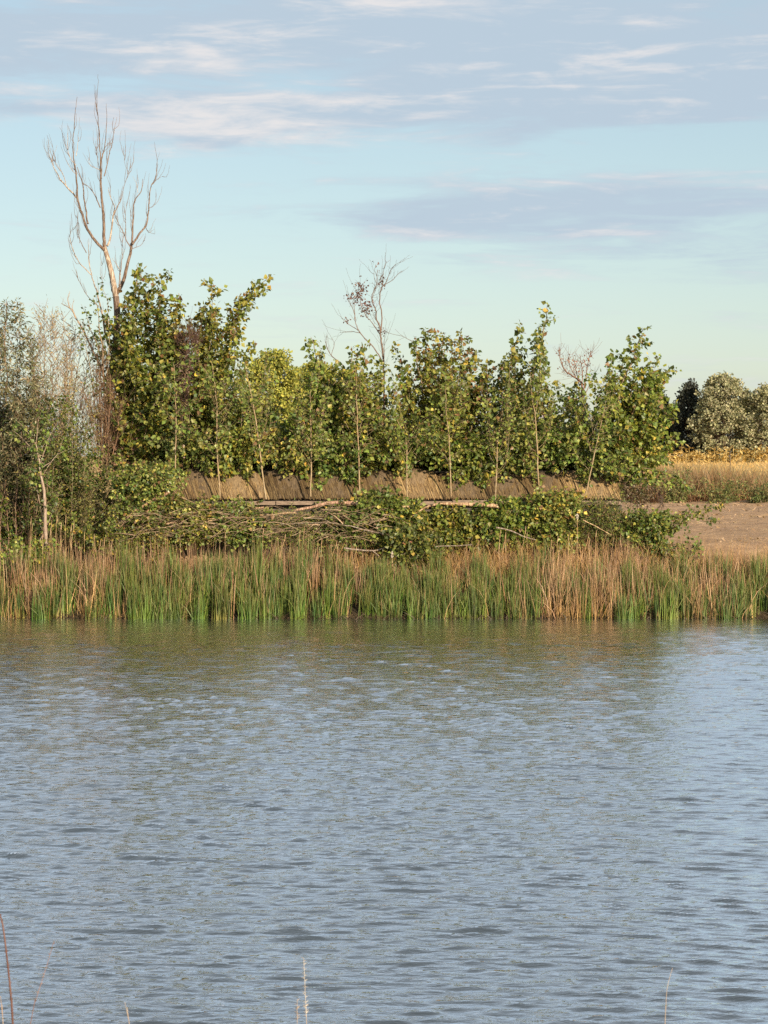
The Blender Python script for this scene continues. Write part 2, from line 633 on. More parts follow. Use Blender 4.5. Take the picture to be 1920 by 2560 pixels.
def wobble(rng, path, amt):
    n = len(path)
    L = np.linalg.norm(path[-1] - path[0])
    w = np.cumsum(rng.normal(0, 1, (n, 3)), axis=0)
    w -= np.linspace(0, 1, n)[:, None] * w[-1]
    return path + w * amt * L / n


def grow(rng, tubes, path, r0, twig_gap, twig_len, leaf_gap, t0=0.12, up=0.35, col=(0.24, 0.20, 0.13), sides=5,
         tw_r=0.006, len_taper=0.48, tipleaf=True, side_bias=None):
    """a stem with leafy twigs; returns leaf points, directions and a 0..1 position along the stem"""
    tubes.add(path, r0, r0 * 0.18, sides, col)
    seg = np.linalg.norm(np.diff(path, axis=0), axis=1)
    cum = np.concatenate([[0], np.cumsum(seg)])
    L = cum[-1]
    pts, dirs, ts = [], [], []

    def sample(s):
        return np.array([np.interp(s, cum, path[:, k]) for k in range(3)]).T
    s = t0 * L
    while s < L * 0.985:
        t = s / L
        b = sample(np.array([s]))[0]
        d = sample(np.array([min(L, s + .08)]))[0] - sample(np.array([max(0, s - .08)]))[0]
        d /= np.linalg.norm(d) + 1e-9
        o = rng.normal(0, 1, 3)
        if side_bias is not None:
            o += side_bias
        o -= o.dot(d) * d
        o /= np.linalg.norm(o) + 1e-9
        l = twig_len * rng.uniform(0.5, 1.2) * (1 - len_taper * t)
        dir0 = o * 0.85 + d * up
        dir1 = dir0 * 0.7 + np.array((0, 0, 0.12)) + d * 0.25
        a = np.linspace(0, 1, 3)[:, None]
        tw = b + l * (dir0 * a * (1 - a * .3) + dir1 * a * a * .3)
        tw = wobble(rng, tw, 0.12)
        tubes.add(tw, tw_r, tw_r * .4, 3, np.array(col) * rng.uniform(.8, 1.1))
        m = max(2, int(l / leaf_gap))
        q = np.linspace(0.15, 1, m)
        c2 = np.linspace(0, 1, 3)
        pts.append(np.array([np.interp(q, c2, tw[:, k]) for k in range(3)]).T)
        dirs.append(np.tile(dir0 / np.linalg.norm(dir0), (m, 1)))
        ts.append(np.full(m, t))
        s += twig_gap * rng.uniform(0.6, 1.4)
    if tipleaf:
        m = max(3, int(0.5 * L * (1 - t0) / (leaf_gap * 1.0)))
        q = np.linspace(t0 + (1 - t0) * .5, 1.0, m)
        pts.append(sample(q * L))
        dirs.append(np.tile((path[-1] - path[-2]) / (np.linalg.norm(path[-1] - path[-2]) + 1e-9), (m, 1)))
        ts.append(q)
    return np.vstack(pts), np.vstack(dirs), np.concatenate(ts)


def plant(name, label, cat, group, base, Y, shoots, seed, leaf=0.105, fill=0, dyt=0.6, twig_gap=0.20, twig_len=0.62,
          leaf_gap=0.05, per=1, spread=0.075, mix=None, stem_r=0.03, stem_col=(0.26, 0.215, 0.14), shape='kite', mat=None,
          singles=30, t0=0.15, droop=0.5, face=0.8, sub_r=0.45, stem_name='stem', fol_name='foliage', fill_lo=0.12, fill_hi=0.84, dens=1.0, fillx=2.6, lsz=1.16, wob=0.10,
          up=0.35, tipmix=None, fill_skip=None, tw_r=0.006, thin=1.0, side_bias=None, crown_shift=0.0):
    rng = np.random.RandomState(seed)
    b = at(*base, Y)
    root = thing(name, b, label, cat, group)
    mix = mix or leaf_mix()
    tub = Tubes()
    paths = []
    for sh in shoots:
        n = len(sh)
        ye = rng.uniform(-dyt, dyt)
        pts = [at(px, py, Y + ye * (i / max(1, n - 1)) - crown_shift * (i / max(1, n - 1))) for i, (px, py) in enumerate(sh)]
        paths.append((wobble(rng, smoothpath(pts, 14), wob), True))
    explicit = list(paths)
    for k in range(int(fill * fillx)):
        pa = explicit[rng.randint(len(explicit))][0]
        pb = explicit[rng.randint(len(explicit))][0]
        u = rng.uniform(fill_lo, fill_hi)
        ia, ib = int(u * (len(pa) - 1)), int(min(1, u * rng.uniform(.7, 1.1)) * (len(pb) - 1))
        w = rng.rand()
        tgt = pa[ia] * (1 - w) + pb[ib] * w + rng.normal(0, 1, 3) * np.array((.34, .2, .14)) + np.array((0, rng.uniform(-dyt, dyt), 0))
        st = pa[0] * (1 - w) + pb[0] * w + np.array((rng.normal(0, .12), rng.normal(0, .12), 0))
        mid = st * 0.45 + tgt * 0.55 + rng.normal(0, 0.14, 3)
        paths.append((wobble(rng, smoothpath([st, mid, tgt], 10), wob), False))
    P, D, T, E, G = [], [], [], [], []
    for pi, (pth, ex) in enumerate(paths):
        L = np.linalg.norm(pth[-1] - pth[0])
        p, d, t = grow(rng, tub, pth, stem_r * ((1 if pi == 0 else max(sub_r, .45 if not ex else 0)) if ex else min(.6, sub_r)) * min(1.3, .4 + L / 5), twig_gap, twig_len, leaf_gap, t0, up,
                       stem_col, 5, tw_r, side_bias=side_bias)
        P.append(p); D.append(d); T.append(t); E.append(np.full(len(p), ex)); G.append(t * 997.3 + pi * 37.0)
    P, D, T, E = np.vstack(P), np.vstack(D), np.concatenate(T), np.concatenate(E)
    G = np.concatenate(G)
    per = max(1, int(round(per * dens * 2)))
    k = rng.rand(len(P)) < 0.92
    P, D, T, E, G = P[k], D[k], T[k], E[k], G[k]
    if thin < 1:
        k = rng.rand(len(P)) < thin
        P, D, T, E, G = P[k], D[k], T[k], E[k], G[k]
    pos, Rm, s = put_leaves(rng, P, D, leaf * lsz, per, spread, droop, face)
    T = np.repeat(T, per); E = np.repeat(E, per); G = np.repeat(G, per)
    col = palette(rng, len(pos), mix)
    if tipmix is not None:
        up_ = (T > 0.45) & E
        col[up_] = palette(rng, up_.sum(), tipmix)
    # leaves of one twig share their age: some sprays are paler or yellower than others
    ug, inv = np.unique(np.round(G, 2), return_inverse=True)
    col = col * rng.uniform(.52, 1.45, (len(ug), 1))[inv] * np.stack([rng.uniform(.86, 1.10, len(ug)), np.ones(len(ug)), np.ones(len(ug))], -1)[inv]  # brightness spread widened to put deeper shadow and highlight into the leaf colour
    col = col * rng.uniform(.86, 1.14) * np.array((rng.uniform(.9, 1.1), 1.0, rng.uniform(.85, 1.1)))
    sm = link(stem_name, tub.build(stem_name, M_TWIG, b), root)
    pick = np.zeros(len(pos), dtype=bool)
    if singles:
        # the largest single leaves, at the shoot tips against the sky
        score = np.where(E & (T > 0.55), s * (0.6 + T) * rng.uniform(.8, 1.2, len(s)), 0)
        idx = np.argsort(-score)[:singles]
        idx = idx[score[idx] > 0]
        pick[idx] = True
        for i in idx:
            c = col[i]
            j = 0
            dist = [np.abs(c / c.sum() - np.array(q) / sum(q)).sum() + .4 * abs(c.sum() - sum(q)) for q in
                    (GREEN[0], GREEN[1], GREEN[2], GREEN[3], YELLOW[0], YELLOW[1], BROWN[1])]
            j = int(np.argmin(dist))
            o = bpy.data.objects.new('leaf', LEAF_MESHES[j])
            COL.objects.link(o)
            o.parent = root
            mm = Matrix.Identity(4)
            k = float(s[i]) * 1.1
            for r_ in range(3):
                for c_ in range(3):
                    mm[r_][c_] = float(Rm[i, r_, c_]) * k
                mm[r_][3] = float(pos[i, r_] - b[r_])
            o.matrix_basis = mm
    keep = ~pick
    fo = link(fol_name, leaf_mesh(fol_name, pos[keep], Rm[keep], s[keep], col[keep], mat or M_LEAF, b, shape), root, 'stuff')
    return root


# ---------------------------------------------------------------- the thatched blind
YB = 62.2
bx0, bx1 = at(440, 1250, YB)[0], at(1556, 1250, YB)[0]
blind = thing('hunting_blind', ((bx0 + bx1) / 2, YB + 1.0, 1.75),
              'long low blind roofed with straw thatch mats, half buried in cut brush', 'blind')
borg = np.array(blind.location)


def box_mesh(name, lo, hi, mat, bevel=0.0):
    lo, hi = np.array(lo, float) - borg, np.array(hi, float) - borg
    v = np.array([(x, y, z) for x in (lo[0], hi[0]) for y in (lo[1], hi[1]) for z in (lo[2], hi[2])])
    f = np.array([(0, 1, 3, 2), (4, 6, 7, 5), (0, 4, 5, 1), (2, 3, 7, 6), (0, 2, 6, 4), (1, 5, 7, 3)])
    return mesh_from(name, v, f, None, mat)


link('front_wall', box_mesh('front_wall', (bx0, YB + .10, 1.5), (bx1, YB + .16, 3.0), M_PLANK), blind)
link('back_wall', box_mesh('back_wall', (bx0, YB + 2.2, 1.6), (bx1, YB + 2.28, 3.86), M_PLANK), blind)
for xx in (bx0 + .04, bx1 - .04):
    link('end_wall', box_mesh('end_wall', (xx - .035, YB + .165, 1.6), (xx + .035, YB + 2.195, 3.0), M_PLANK), blind)
link('roof', box_mesh('roof', (bx0, YB + .78, 3.73), (bx1, YB + 2.195, 3.79), M_PLANK), blind)
# ledge boards along the foot of the mats
lr = np.random.RandomState(4)
edges = [560, 690, 842, 1012, 1130, 1262, 1420, 1556]
for a, c in zip(edges[:-1], edges[1:]):
    x0, x1 = at(a, 1250, YB)[0] + .012, at(c, 1250, YB)[0] - .012
    zc = at(0, 1255 + lr.uniform(-2, 2), YB)[2]
    link('ledge_board', box_mesh('ledge_board', (x0, YB - .16 + lr.uniform(-.03, .03), zc - .055), (x1, YB + .095, zc + .045), M_BOARD), blind)

panel_edges = [402, 470, 560, 640, 676, 790, 914, 1003, 1112, 1225, 1330, 1424, 1556]
tone = [.50, .64, 1.0, .96, .38, .50, .58, .92, .62, .50, .64, 1.0]
STRAWC = [(0.27, 0.180, 0.082), (0.185, 0.118, 0.056), (0.35, 0.245, 0.115), (0.11, 0.070, 0.037)]
for i, (a, c) in enumerate(zip(panel_edges[:-1], panel_edges[1:])):
    rng = np.random.RandomState(300 + i)
    top = 1183 + rng.uniform(-7, 7)
    lean = -24 + rng.uniform(-6, 6)
    y0, y1 = YB - .03 + rng.uniform(-.03, .02), YB + .62
    nu, nv = 12, 6
    V = []
    for v_ in range(nv + 1):
        t = v_ / nv
        for u_ in range(nu + 1):
            s = u_ / nu
            px = a + 1.0 + (c - a - 2.0) * s + lean * t
            py = 1247 + (top - 1247) * t - 9 * math.sin(math.pi * s) * t - 3 * math.sin(math.pi * s) * (1 - t) + rng.uniform(-1.2, 1.2)
            yy = y0 + (y1 - y0) * t - 0.06 * math.sin(math.pi * t) + 0.006 * math.sin(s * 9 + i) - .012 * i % .03
            V.append(at(px, py, yy))
    V = np.array(V) - borg
    nf = len(V)
    back = V + np.array((0, .05, -.03))
    ii = np.array([[v_ * (nu + 1) + u_ for u_ in range(nu)] for v_ in range(nv)]).ravel()
    f = np.stack([ii, ii + 1, ii + nu + 2, ii + nu + 1], -1)
    fb = f[:, ::-1] + nf
    rim = [k for k in range(nu + 1)] + [(v_ + 1) * (nu + 1) - 1 for v_ in range(1, nv + 1)] + \
          [nv * (nu + 1) + k for k in range(nu - 1, -1, -1)] + [v_ * (nu + 1) for v_ in range(nv - 1, 0, -1)]
    fr = np.array([(rim[k], rim[k] + nf, rim[(k + 1) % len(rim)] + nf, rim[(k + 1) % len(rim)]) for k in range(len(rim))])
    po = link('thatch_panel', mesh_from('thatch_panel', np.vstack([V, back]), [f, fb, fr], None, M_MATS[0 if tone[i] < .7 else (1 if tone[i] < .95 else 2)], True), blind)
    # straws lying down the slope
    ns = int((c - a) * 5.5)
    sv, sf, scol = [], [], []
    for k in range(ns):
        s0 = rng.uniform(0, 1)
        t0_, t1_ = rng.uniform(-.06, .5), rng.uniform(.45, 1.01)
        if t1_ - t0_ < .25:
            t1_ = t0_ + .4
        dr = rng.normal(0, .03)
        w = rng.uniform(.0035, .008)
        lift = rng.uniform(.006, .022)
        cc = np.array(STRAWC[rng.randint(4)]) * tone[i] * rng.uniform(.7, 1.25)
        b0 = len(sv)
        for t in (t0_, (t0_ + t1_) / 2, t1_):
            px = a + (c - a) * (s0 + dr * t) + lean * t
            py = 1247 + (top - 1247) * t - 5 * math.sin(math.pi * s0) * t
            yy = y0 + (y1 - y0) * t - 0.06 * math.sin(math.pi * min(1, max(0, t))) + 0.006 * math.sin(s0 * 9 + i) - .012 * i % .03
            p = at(px, py, yy) - borg + np.array((0, -lift, lift * .6))
            sv += [p - np.array((w, 0, 0)), p + np.array((w, 0, 0))]
            scol += [cc, cc]
        sf += [(b0, b0 + 1, b0 + 3, b0 + 2), (b0 + 2, b0 + 3, b0 + 5, b0 + 4)]
    link('straw', mesh_from('straw', np.array(sv), np.array(sf), np.array(scol), M_STRAW), po, 'stuff')
# pale boards showing above two of the mats
for (xa, xb, yt) in ((578, 622, 1179), (1424, 1462, 1184)):
    p0, p1 = at(xa, yt + 8, YB + .60), at(xb, yt, YB + .60)
    link('top_board', box_mesh('top_board', (p0[0], YB + .60, p0[2] + .01), (p1[0], YB + .66, p1[2] + .04), M_BOARD), blind)

# stacked brown boards seen through the leaves at the left end
crate = thing('plank_stack', at(335, 1190, 63.4), 'reddish brown boards stacked behind the brush beside the dead tree trunk', 'boards')
borg = np.array(crate.location)
for k, (yy, xa, xb) in enumerate(((1063, 300, 372), (1078, 290, 392), (1098, 296, 412), (1120, 284, 380), (1136, 284, 400), (1158, 284, 420), (1176, 284, 420))):
    p0, p1 = at(xa, yy, 63.4), at(xb, yy, 63.4)
    link('plank', box_mesh('plank', (p0[0], 63.3 + (k % 3) * .03, p0[2] - .06), (p1[0], 63.6, p0[2] + .05), M_RUST), crate)

# ---------------------------------------------------------------- the dead poplar
YD = 64.2
rng = np.random.RandomState(77)
dead = thing('dead_tree', at(292, 1205, YD), 'tall dead bare tree with pale peeling bark towering over the thicket', 'tree')
dorg = np.array(dead.location)
PALE, TAN = (0.41, 0.34, 0.27), (0.20, 0.148, 0.115)
trunk = Tubes()
trunk.add(smoothpath([at(x, y, YD) for x, y in ((292, 1215), (288, 1130), (279, 1060), (272, 980), (284, 900), (290, 857), (293, 789), (290, 741))], 22), .115, .088, 10, TAN)
trunk.add(smoothpath([at(x, y, YD) for x, y in ((290, 745), (281, 693), (270, 649), (261, 618))], 10), .084, .062, 10, PALE)
link('trunk', trunk.build('trunk', M_BARK, dorg), dead)
LIMBS = [
    # (points, start radius, end radius, depth shift at the tip)
    ([(262, 622), (256, 628 - 8), (225, 577), (210, 536), (198, 500), (193, 447), (188, 411), (185, 358), (190, 291), (193, 242)], .062, .006, -.5),
    ([(194, 497), (169, 471), (150, 450), (138, 430), (126, 404), (120, 377), (120, 348)], .030, .005, -1.0),
    ([(166, 468), (157, 438), (140, 409), (134, 394), (143, 363)], .014, .004, -.6),
    ([(189, 413), (176, 394), (169, 368), (170, 322)], .016, .004, .3),
    ([(168, 367), (160, 353)], .007, .003, .1), ([(185, 356), (174, 340)], .007, .003, .1),
    ([(220, 560), (212, 500), (206, 460), (193, 418)], .032, .012, .5),
    ([(191, 438), (176, 418), (164, 397)], .012, .004, .3), ([(191, 390), (194, 365), (196, 343)], .012, .004, .2),
    ([(261, 622), (260, 590), (258, 532), (257, 483), (256, 447), (257, 387), (261, 372), (266, 315), (266, 259)], .066, .005, .3),
    ([(254, 447), (246, 411), (241, 382), (239, 352)], .016, .004, .4),
    ([(254, 428), (249, 375), (245, 334), (241, 278), (242, 235), (245, 186)], .024, .004, -.4),
    ([(260, 440), (270, 399), (278, 363), (285, 334), (292, 293)], .020, .004, .5),
    ([(250, 425), (227, 413), (220, 394)], .012, .004, .2), ([(251, 520), (229, 474), (208, 457)], .020, .008, -.3),
    ([(261, 372), (270, 360), (284, 368 - 12)], .010, .003, .3),
    ([(268, 615), (273, 600), (280, 556), (284, 532), (285, 517), (273, 483), (272, 468)], .040, .006, .6),
    ([(285, 535), (302, 498), (309, 476), (321, 430), (326, 397)], .018, .004, .8),
    ([(321, 432), (312, 410), (310, 370)], .007, .003, .4),
    ([(292, 735), (311, 698), (321, 657), (328, 616), (331, 604), (332, 556), (336, 507), (352, 476), (357, 447)], .075, .007, .7),
    ([(330, 612), (352, 580), (367, 565), (372, 532), (374, 507), (379, 466), (391, 440), (393, 399), (386, 355)], .040, .004, 1.0),
    ([(326, 618), (311, 587), (297, 556), (290, 538)], .020, .010, .2),
    ([(313, 592), (315, 556), (316, 527), (319, 500)], .014, .005, .4), ([(365, 570), (372, 581), (386, 573)], .010, .003, .6),
    ([(381, 462), (395, 446), (410, 441)], .008, .003, .4), ([(345, 482), (340, 455), (331, 440)], .008, .003, .2),
    ([(330, 622), (352, 612), (362, 595)], .012, .004, .5), ([(372, 520), (386, 510), (390, 480)], .009, .003, .4),
    ([(286, 880), (266, 845), (256, 801), (249, 760), (237, 717), (227, 681), (220, 635), (222, 596)], .048, .005, -.9),
    ([(228, 686), (203, 657), (188, 628), (179, 601), (181, 577), (191, 563)], .018, .004, -1.1),
    ([(216, 632), (201, 604), (193, 580), (193, 536), (188, 516)], .016, .003, -.6),
    ([(247, 766), (215, 736), (193, 695), (179, 674)], .014, .003, -.5), ([(258, 720), (256, 680), (255, 645)], .010, .003, .2),
    ([(302, 716), (299, 676), (280, 645)], .013, .006, .4), ([(298, 714), (307, 657), (311, 604), (316, 572)], .020, .005, .5),
    ([(290, 760), (276, 700), (280, 680)], .010, .004, .3),
]
limbs_big, twigs_ = Tubes(), Tubes()
allp = []
for pts, r0, r1, dyv in LIMBS:
    n = len(pts)
    P = smoothpath([at(x, y, YD + dyv * (i / (n - 1))) for i, (x, y) in enumerate(pts)], 5 * n)
    P = wobble(rng, P, 0.10)
    big = r0 > .022
    if big:
        t = Tubes()
        t.add(P, r0 * .84, r1 * .8, 8, PALE if rng.rand() < .4 else TAN, 0.8)
        link('branch', t.build('branch', M_BARK, dorg), dead)
    else:
        twigs_.add(P, r0 * .85, r1 * .8, 5, TAN if rng.rand() < .65 else PALE, 0.8)
    allp.append((P, r0))
for P, r0 in allp:
    L = np.linalg.norm(np.diff(P, axis=0), axis=1).sum()
    for k in range(int(L / (0.34 if r0 > .02 else 0.20))):
        i = rng.randint(int(len(P) * .2), int(len(P) * .86))
        d = P[min(i + 1, len(P) - 1)] - P[i - 1]
        d /= np.linalg.norm(d) + 1e-9
        o = rng.normal(0, 1, 3)
        o -= o.dot(d) * d
        o /= np.linalg.norm(o) + 1e-9
        l = rng.uniform(.2, .7)
        a = np.linspace(0, 1, 7)[:, None]
        tw = P[i] + l * (a * (d * .75 + o * .55) + a * a * (np.array((0, 0, .55)) - o * .45))
        twigs_.add(wobble(rng, tw, .16), .007, .0025, 4, np.array(TAN) * rng.uniform(.7, 1.1))
link('twigs', twigs_.build('twigs', M_TWIG, dorg), dead, 'stuff')

# ---------------------------------------------------------------- tall cottonwood growth behind the blind
CG = 'cottonwood clumps behind the blind'
plant('cottonwood', 'tall green cottonwood clump with round leaves growing right beside the dead tree', 'tree', CG, (345, 1205), 63.6,
      [[(332, 1190), (330, 950), (336, 800), (345, 710), (342, 662)], [(360, 1190), (372, 900), (388, 780), (408, 705), (424, 680)],
       [(315, 1190), (306, 950), (312, 820), (322, 735)], [(352, 1190), (392, 950), (402, 850), (396, 765)],
       [(340, 1190), (350, 980), (365, 830), (372, 745)], [(330, 1190), (318, 900), (330, 790), (352, 715)],
       [(360, 1190), (420, 1050), (440, 930), (436, 850)], [(320, 1190), (296, 1050), (300, 930), (296, 850)]],
      101, leaf=.125, fill=16, mix=leaf_mix(.10, .03, .25), singles=48, dyt=.7)
plant('cottonwood', 'leaning cottonwood whose long yellowing branch reaches up to the right against the sky', 'tree', CG, (480, 1205), 63.8,
      [[(480, 1190), (505, 950), (540, 850), (600, 760), (640, 718), (676, 685)], [(478, 1190), (495, 950), (530, 860), (590, 790), (632, 745), (668, 722)],
       [(475, 1190), (462, 950), (452, 820), (458, 760), (446, 738)], [(480, 1190), (490, 900), (500, 800), (506, 772)],
       [(480, 1190), (500, 900), (520, 800), (533, 725), (530, 708)], [(490, 1190), (545, 960), (580, 880), (590, 826)],
       [(470, 1190), (430, 1000), (420, 890), (428, 805)], [(485, 1190), (530, 1000), (550, 900), (556, 850)]],
      102, leaf=.120, fill=14, mix=leaf_mix(.10, .04), tipmix=leaf_mix(.42, .05), singles=56, dyt=.6)
plant('cottonwood', 'low rounded cottonwood thicket between the leaning branch and the far yellow trees', 'tree', CG, (620, 1205), 63.6,
      [[(580, 1190), (565, 1000), (560, 895)], [(610, 1190), (605, 1000), (600, 915)], [(640, 1190), (640, 1020), (645, 985)],
       [(670, 1190), (690, 1070), (700, 1020)], [(690, 1190), (730, 1100), (745, 1050)], [(590, 1190), (535, 1020), (530, 890)]],
      103, leaf=.105, fill=16, mix=leaf_mix(.12, .05), singles=24, dyt=.7)
plant('cottonwood', 'small cottonwood with one upright leafy shoot in front of the far yellow trees', 'tree', CG, (785, 1205), 63.2,
      [[(785, 1190), (790, 1000), (786, 900), (777, 842)], [(790, 1190), (800, 1000), (806, 880)], [(780, 1190), (765, 1020), (758, 945)],
       [(795, 1190), (825, 1080), (838, 1010)], [(780, 1190), (740, 1090), (730, 1040)]],
      104, leaf=.120, fill=11, mix=leaf_mix(.08, .03), singles=36, dyt=.5)
plant('cottonwood', 'bushy cottonwood round the foot of the withered red-leaved tree', 'tree', CG, (910, 1205), 63.2,
      [[(900, 1190), (885, 1000), (880, 920), (878, 866)], [(905, 1190), (905, 980), (912, 900), (903, 862)], [(915, 1190), (945, 1010), (952, 905)],
       [(920, 1190), (975, 1060), (990, 965)], [(895, 1190), (862, 1040), (862, 935)], [(925, 1190), (1000, 1050), (1012, 915)]],
      105, leaf=.115, fill=14, mix=leaf_mix(.08, .04), singles=36, dyt=.6)
plant('cottonwood', 'broad rounded cottonwood clump with bronze tinged top in the middle of the thicket', 'tree', CG, (1120, 1205), 63.8,
      [[(1100, 1190), (1060, 1000), (1042, 890), (1040, 845)], [(1105, 1190), (1080, 980), (1068, 870), (1064, 824)], [(1115, 1190), (1110, 960), (1112, 835)],
       [(1125, 1190), (1140, 960), (1150, 828)], [(1130, 1190), (1170, 1000), (1190, 872)], [(1135, 1190), (1200, 1020), (1218, 905)],
       [(1095, 1190), (1035, 1050), (1026, 920)], [(1120, 1190), (1130, 1000), (1132, 850)], [(1110, 1190), (1090, 1000), (1090, 830)]],
      106, leaf=.115, fill=20, mix=leaf_mix(.12, .08, .2), tipmix=leaf_mix(.16, .26), singles=48, dyt=.8)
plant('cottonwood', 'cottonwood with two tall straight leafy shoots rising above the thicket', 'tree', CG, (1300, 1205), 63.4,
      [[(1300, 1190), (1318, 1000), (1340, 890), (1358, 810), (1369, 760)], [(1300, 1190), (1290, 1000), (1292, 890), (1302, 812)],
       [(1290, 1190), (1262, 1020), (1256, 898)], [(1295, 1190), (1280, 980), (1278, 872)], [(1310, 1190), (1370, 1040), (1398, 950)],
       [(1305, 1190), (1330, 1000), (1345, 905), (1352, 850)], [(1310, 1190), (1390, 1090), (1420, 1010)], [(1290, 1190), (1245, 1080), (1236, 960)]],
      107, leaf=.115, fill=14, mix=leaf_mix(.06, .02, .3), singles=52, dyt=.6)
plant('cottonwood', 'wide cottonwood at the right end of the thicket with a sparse shoot and yellow leaves', 'tree', CG, (1560, 1215), 63.2,
      [[(1540, 1190), (1548, 1000), (1580, 905), (1603, 845), (1611, 820)], [(1545, 1190), (1530, 1000), (1530, 885)], [(1555, 1190), (1560, 1000), (1560, 890)],
       [(1570, 1190), (1610, 1000), (1650, 940), (1694, 924)], [(1565, 1190), (1600, 1000), (1625, 930), (1660, 950)], [(1530, 1190), (1490, 1030), (1482, 930)],
       [(1575, 1190), (1640, 1080), (1672, 1010)], [(1530, 1190), (1450, 1080), (1436, 990)], [(1575, 1190), (1650, 1120), (1690, 1085)],
       [(1560, 1190), (1590, 1020), (1612, 955)]],
      108, leaf=.115, fill=22, mix=leaf_mix(.16, .05), singles=52, dyt=.7)
plant('cottonwood', 'slender bright yellow leaved cottonwood at the right end of the thicket', 'tree', CG, (1600, 1215), 62.9,
      [[(1600, 1190), (1606, 1100), (1612, 1035)], [(1600, 1190), (1618, 1110), (1626, 1050)], [(1600, 1190), (1596, 1120), (1598, 1060)]],
      109, leaf=.095, fill=4, mix=[(YELLOW[0], 4), (YELLOW[1], 4), (GREEN[2], 2)], singles=14, dyt=.2, twig_len=.3)
plant('cottonwood', 'thin small leaved cottonwood shoots growing against the left of the dead tree', 'tree', CG, (255, 1190), 63.7,
      [[(262, 1170), (258, 950), (250, 840), (232, 745)], [(262, 1170), (250, 900), (232, 820), (203, 760)], [(265, 1170), (266, 900), (262, 800), (250, 705)],
       [(260, 1170), (240, 960), (215, 860), (200, 800)]],
      110, leaf=.080, fill=3, mix=leaf_mix(.04, .03, .5), singles=24, dyt=.4, t0=.55, twig_len=.35, leaf_gap=.085)

# dense undergrowth standing further back: keeps the thicket closed low down
UG = 'undergrowth behind the thicket'
for i, (xa, xb, top, lab) in enumerate((
        (290, 480, 1000, 'dark undergrowth behind the tallest cottonwood, beside the dead tree'),
        (470, 640, 985, 'dark undergrowth below the leaning yellow branch'),
        (620, 880, 1070, 'dark undergrowth below the far yellow trees'),
        (880, 1090, 975, 'dark undergrowth behind the withered red-leaved tree'),
        (1080, 1290, 930, 'dark undergrowth behind the rounded bronze topped cottonwood'),
        (1270, 1470, 985, 'dark undergrowth below the bare reddish bush'),
        (1440, 1640, 985, 'dark undergrowth behind the wide cottonwood at the right end'))):
    r = np.random.RandomState(500 + i)
    sh = []
    for k in range(9):
        x = xa + (xb - xa) * (k + r.rand() * .8) / 9
        sh.append([((xa + xb) / 2 + (x - (xa + xb) / 2) * .7, 1200), (x + r.uniform(-12, 12), 1090), (x + r.uniform(-15, 15), top - 30 + r.uniform(-12, 60))])
    plant('shrub', lab, 'shrub', UG, ((xa + xb) / 2, 1212), 64.9, sh, 520 + i, leaf=.095, fill=20, dyt=.7, singles=0,
          mix=leaf_mix(.06, .05, .45), twig_len=.65, twig_gap=.21, leaf_gap=.04, shape='kite')

# ---------------------------------------------------------------- upright saplings stuck in along the blind
SG = 'cut saplings propped along the front of the blind'
SAP = [((437, 1205), (437, 1100), (433, 905), 'leftmost pale sapling propped at the left end of the blind'),
       ((550, 1245), (540, 1080), (528, 900), 'sapling propped before the left dull thatch mats, second from the left'),
       ((664, 1250), (640, 1050), (612, 905), 'left leaning sapling propped beside the bright thatch mat, third from the left'),
       ((777, 1240), (776, 1100), (782, 930), 'sapling with narrow shadowed leaves propped fourth from the left'),
       ((899, 1245), (894, 1060), (886, 900), 'straight sapling propped just left of the thick cut log end, fifth from the left'),
       ((1019, 1260), (1016, 1110), (985, 1010), 'forked sapling propped in front of the middle thatch mats, sixth from the left'),
       ((1128, 1240), (1122, 1090), (1116, 960), 'sapling propped right of the pale round topped mat, seventh from the left'),
       ((1238, 1250), (1244, 1110), (1256, 985), 'slightly crooked sapling propped over the long cut log, eighth from the left'),
       ((1351, 1252), (1337, 1060), (1326, 930), 'tall pale sapling propped below the two tall shoots, ninth from the left'),
       ((1464, 1238), (1486, 1130), (1520, 960), 'right leaning sapling propped at the right end of the blind')]
for i, (p0, p1, p2, lab) in enumerate(SAP):
    r = np.random.RandomState(40 + i)
    Y = 61.85
    rng = r
    w = r.uniform(45, 105)
    hh = r.uniform(.75, 1.25)
    main = [p0, p1, ((p1[0] + p2[0]) / 2 + r.uniform(-5, 5), (p1[1] + p2[1]) / 2), p2]
    shoots = [main]
    for k in range(13):
        t = r.uniform(.22, .80)
        bx, by = p0[0] + (p1[0] - p0[0]) * min(1, t * 1.6), p0[1] + (p2[1] - p0[1]) * t
        s = (-1) ** k
        shoots.append([(bx, by), (bx + s * r.uniform(10, 30), by - r.uniform(25, 50)), (bx + s * r.uniform(20, w), by - r.uniform(40, 150) * hh)])
    plant('sapling', lab, 'sapling', SG, p0, Y, shoots, 60 + i, leaf=.095, fill=0, dyt=.45, twig_gap=.12, twig_len=.42, leaf_gap=.06,
          mix=leaf_mix(.10, .03), stem_r=.021, stem_col=(0.31, 0.245, 0.15), singles=26, t0=.24, sub_r=.35, fillx=1, dens=.5, thin=(.95, .62, .8)[i % 3], stem_name='trunk', fol_name='crown', wob=.05)
    # long drooping side twigs cover the top edge of the mats
    if i % 1 == 0:
        pass

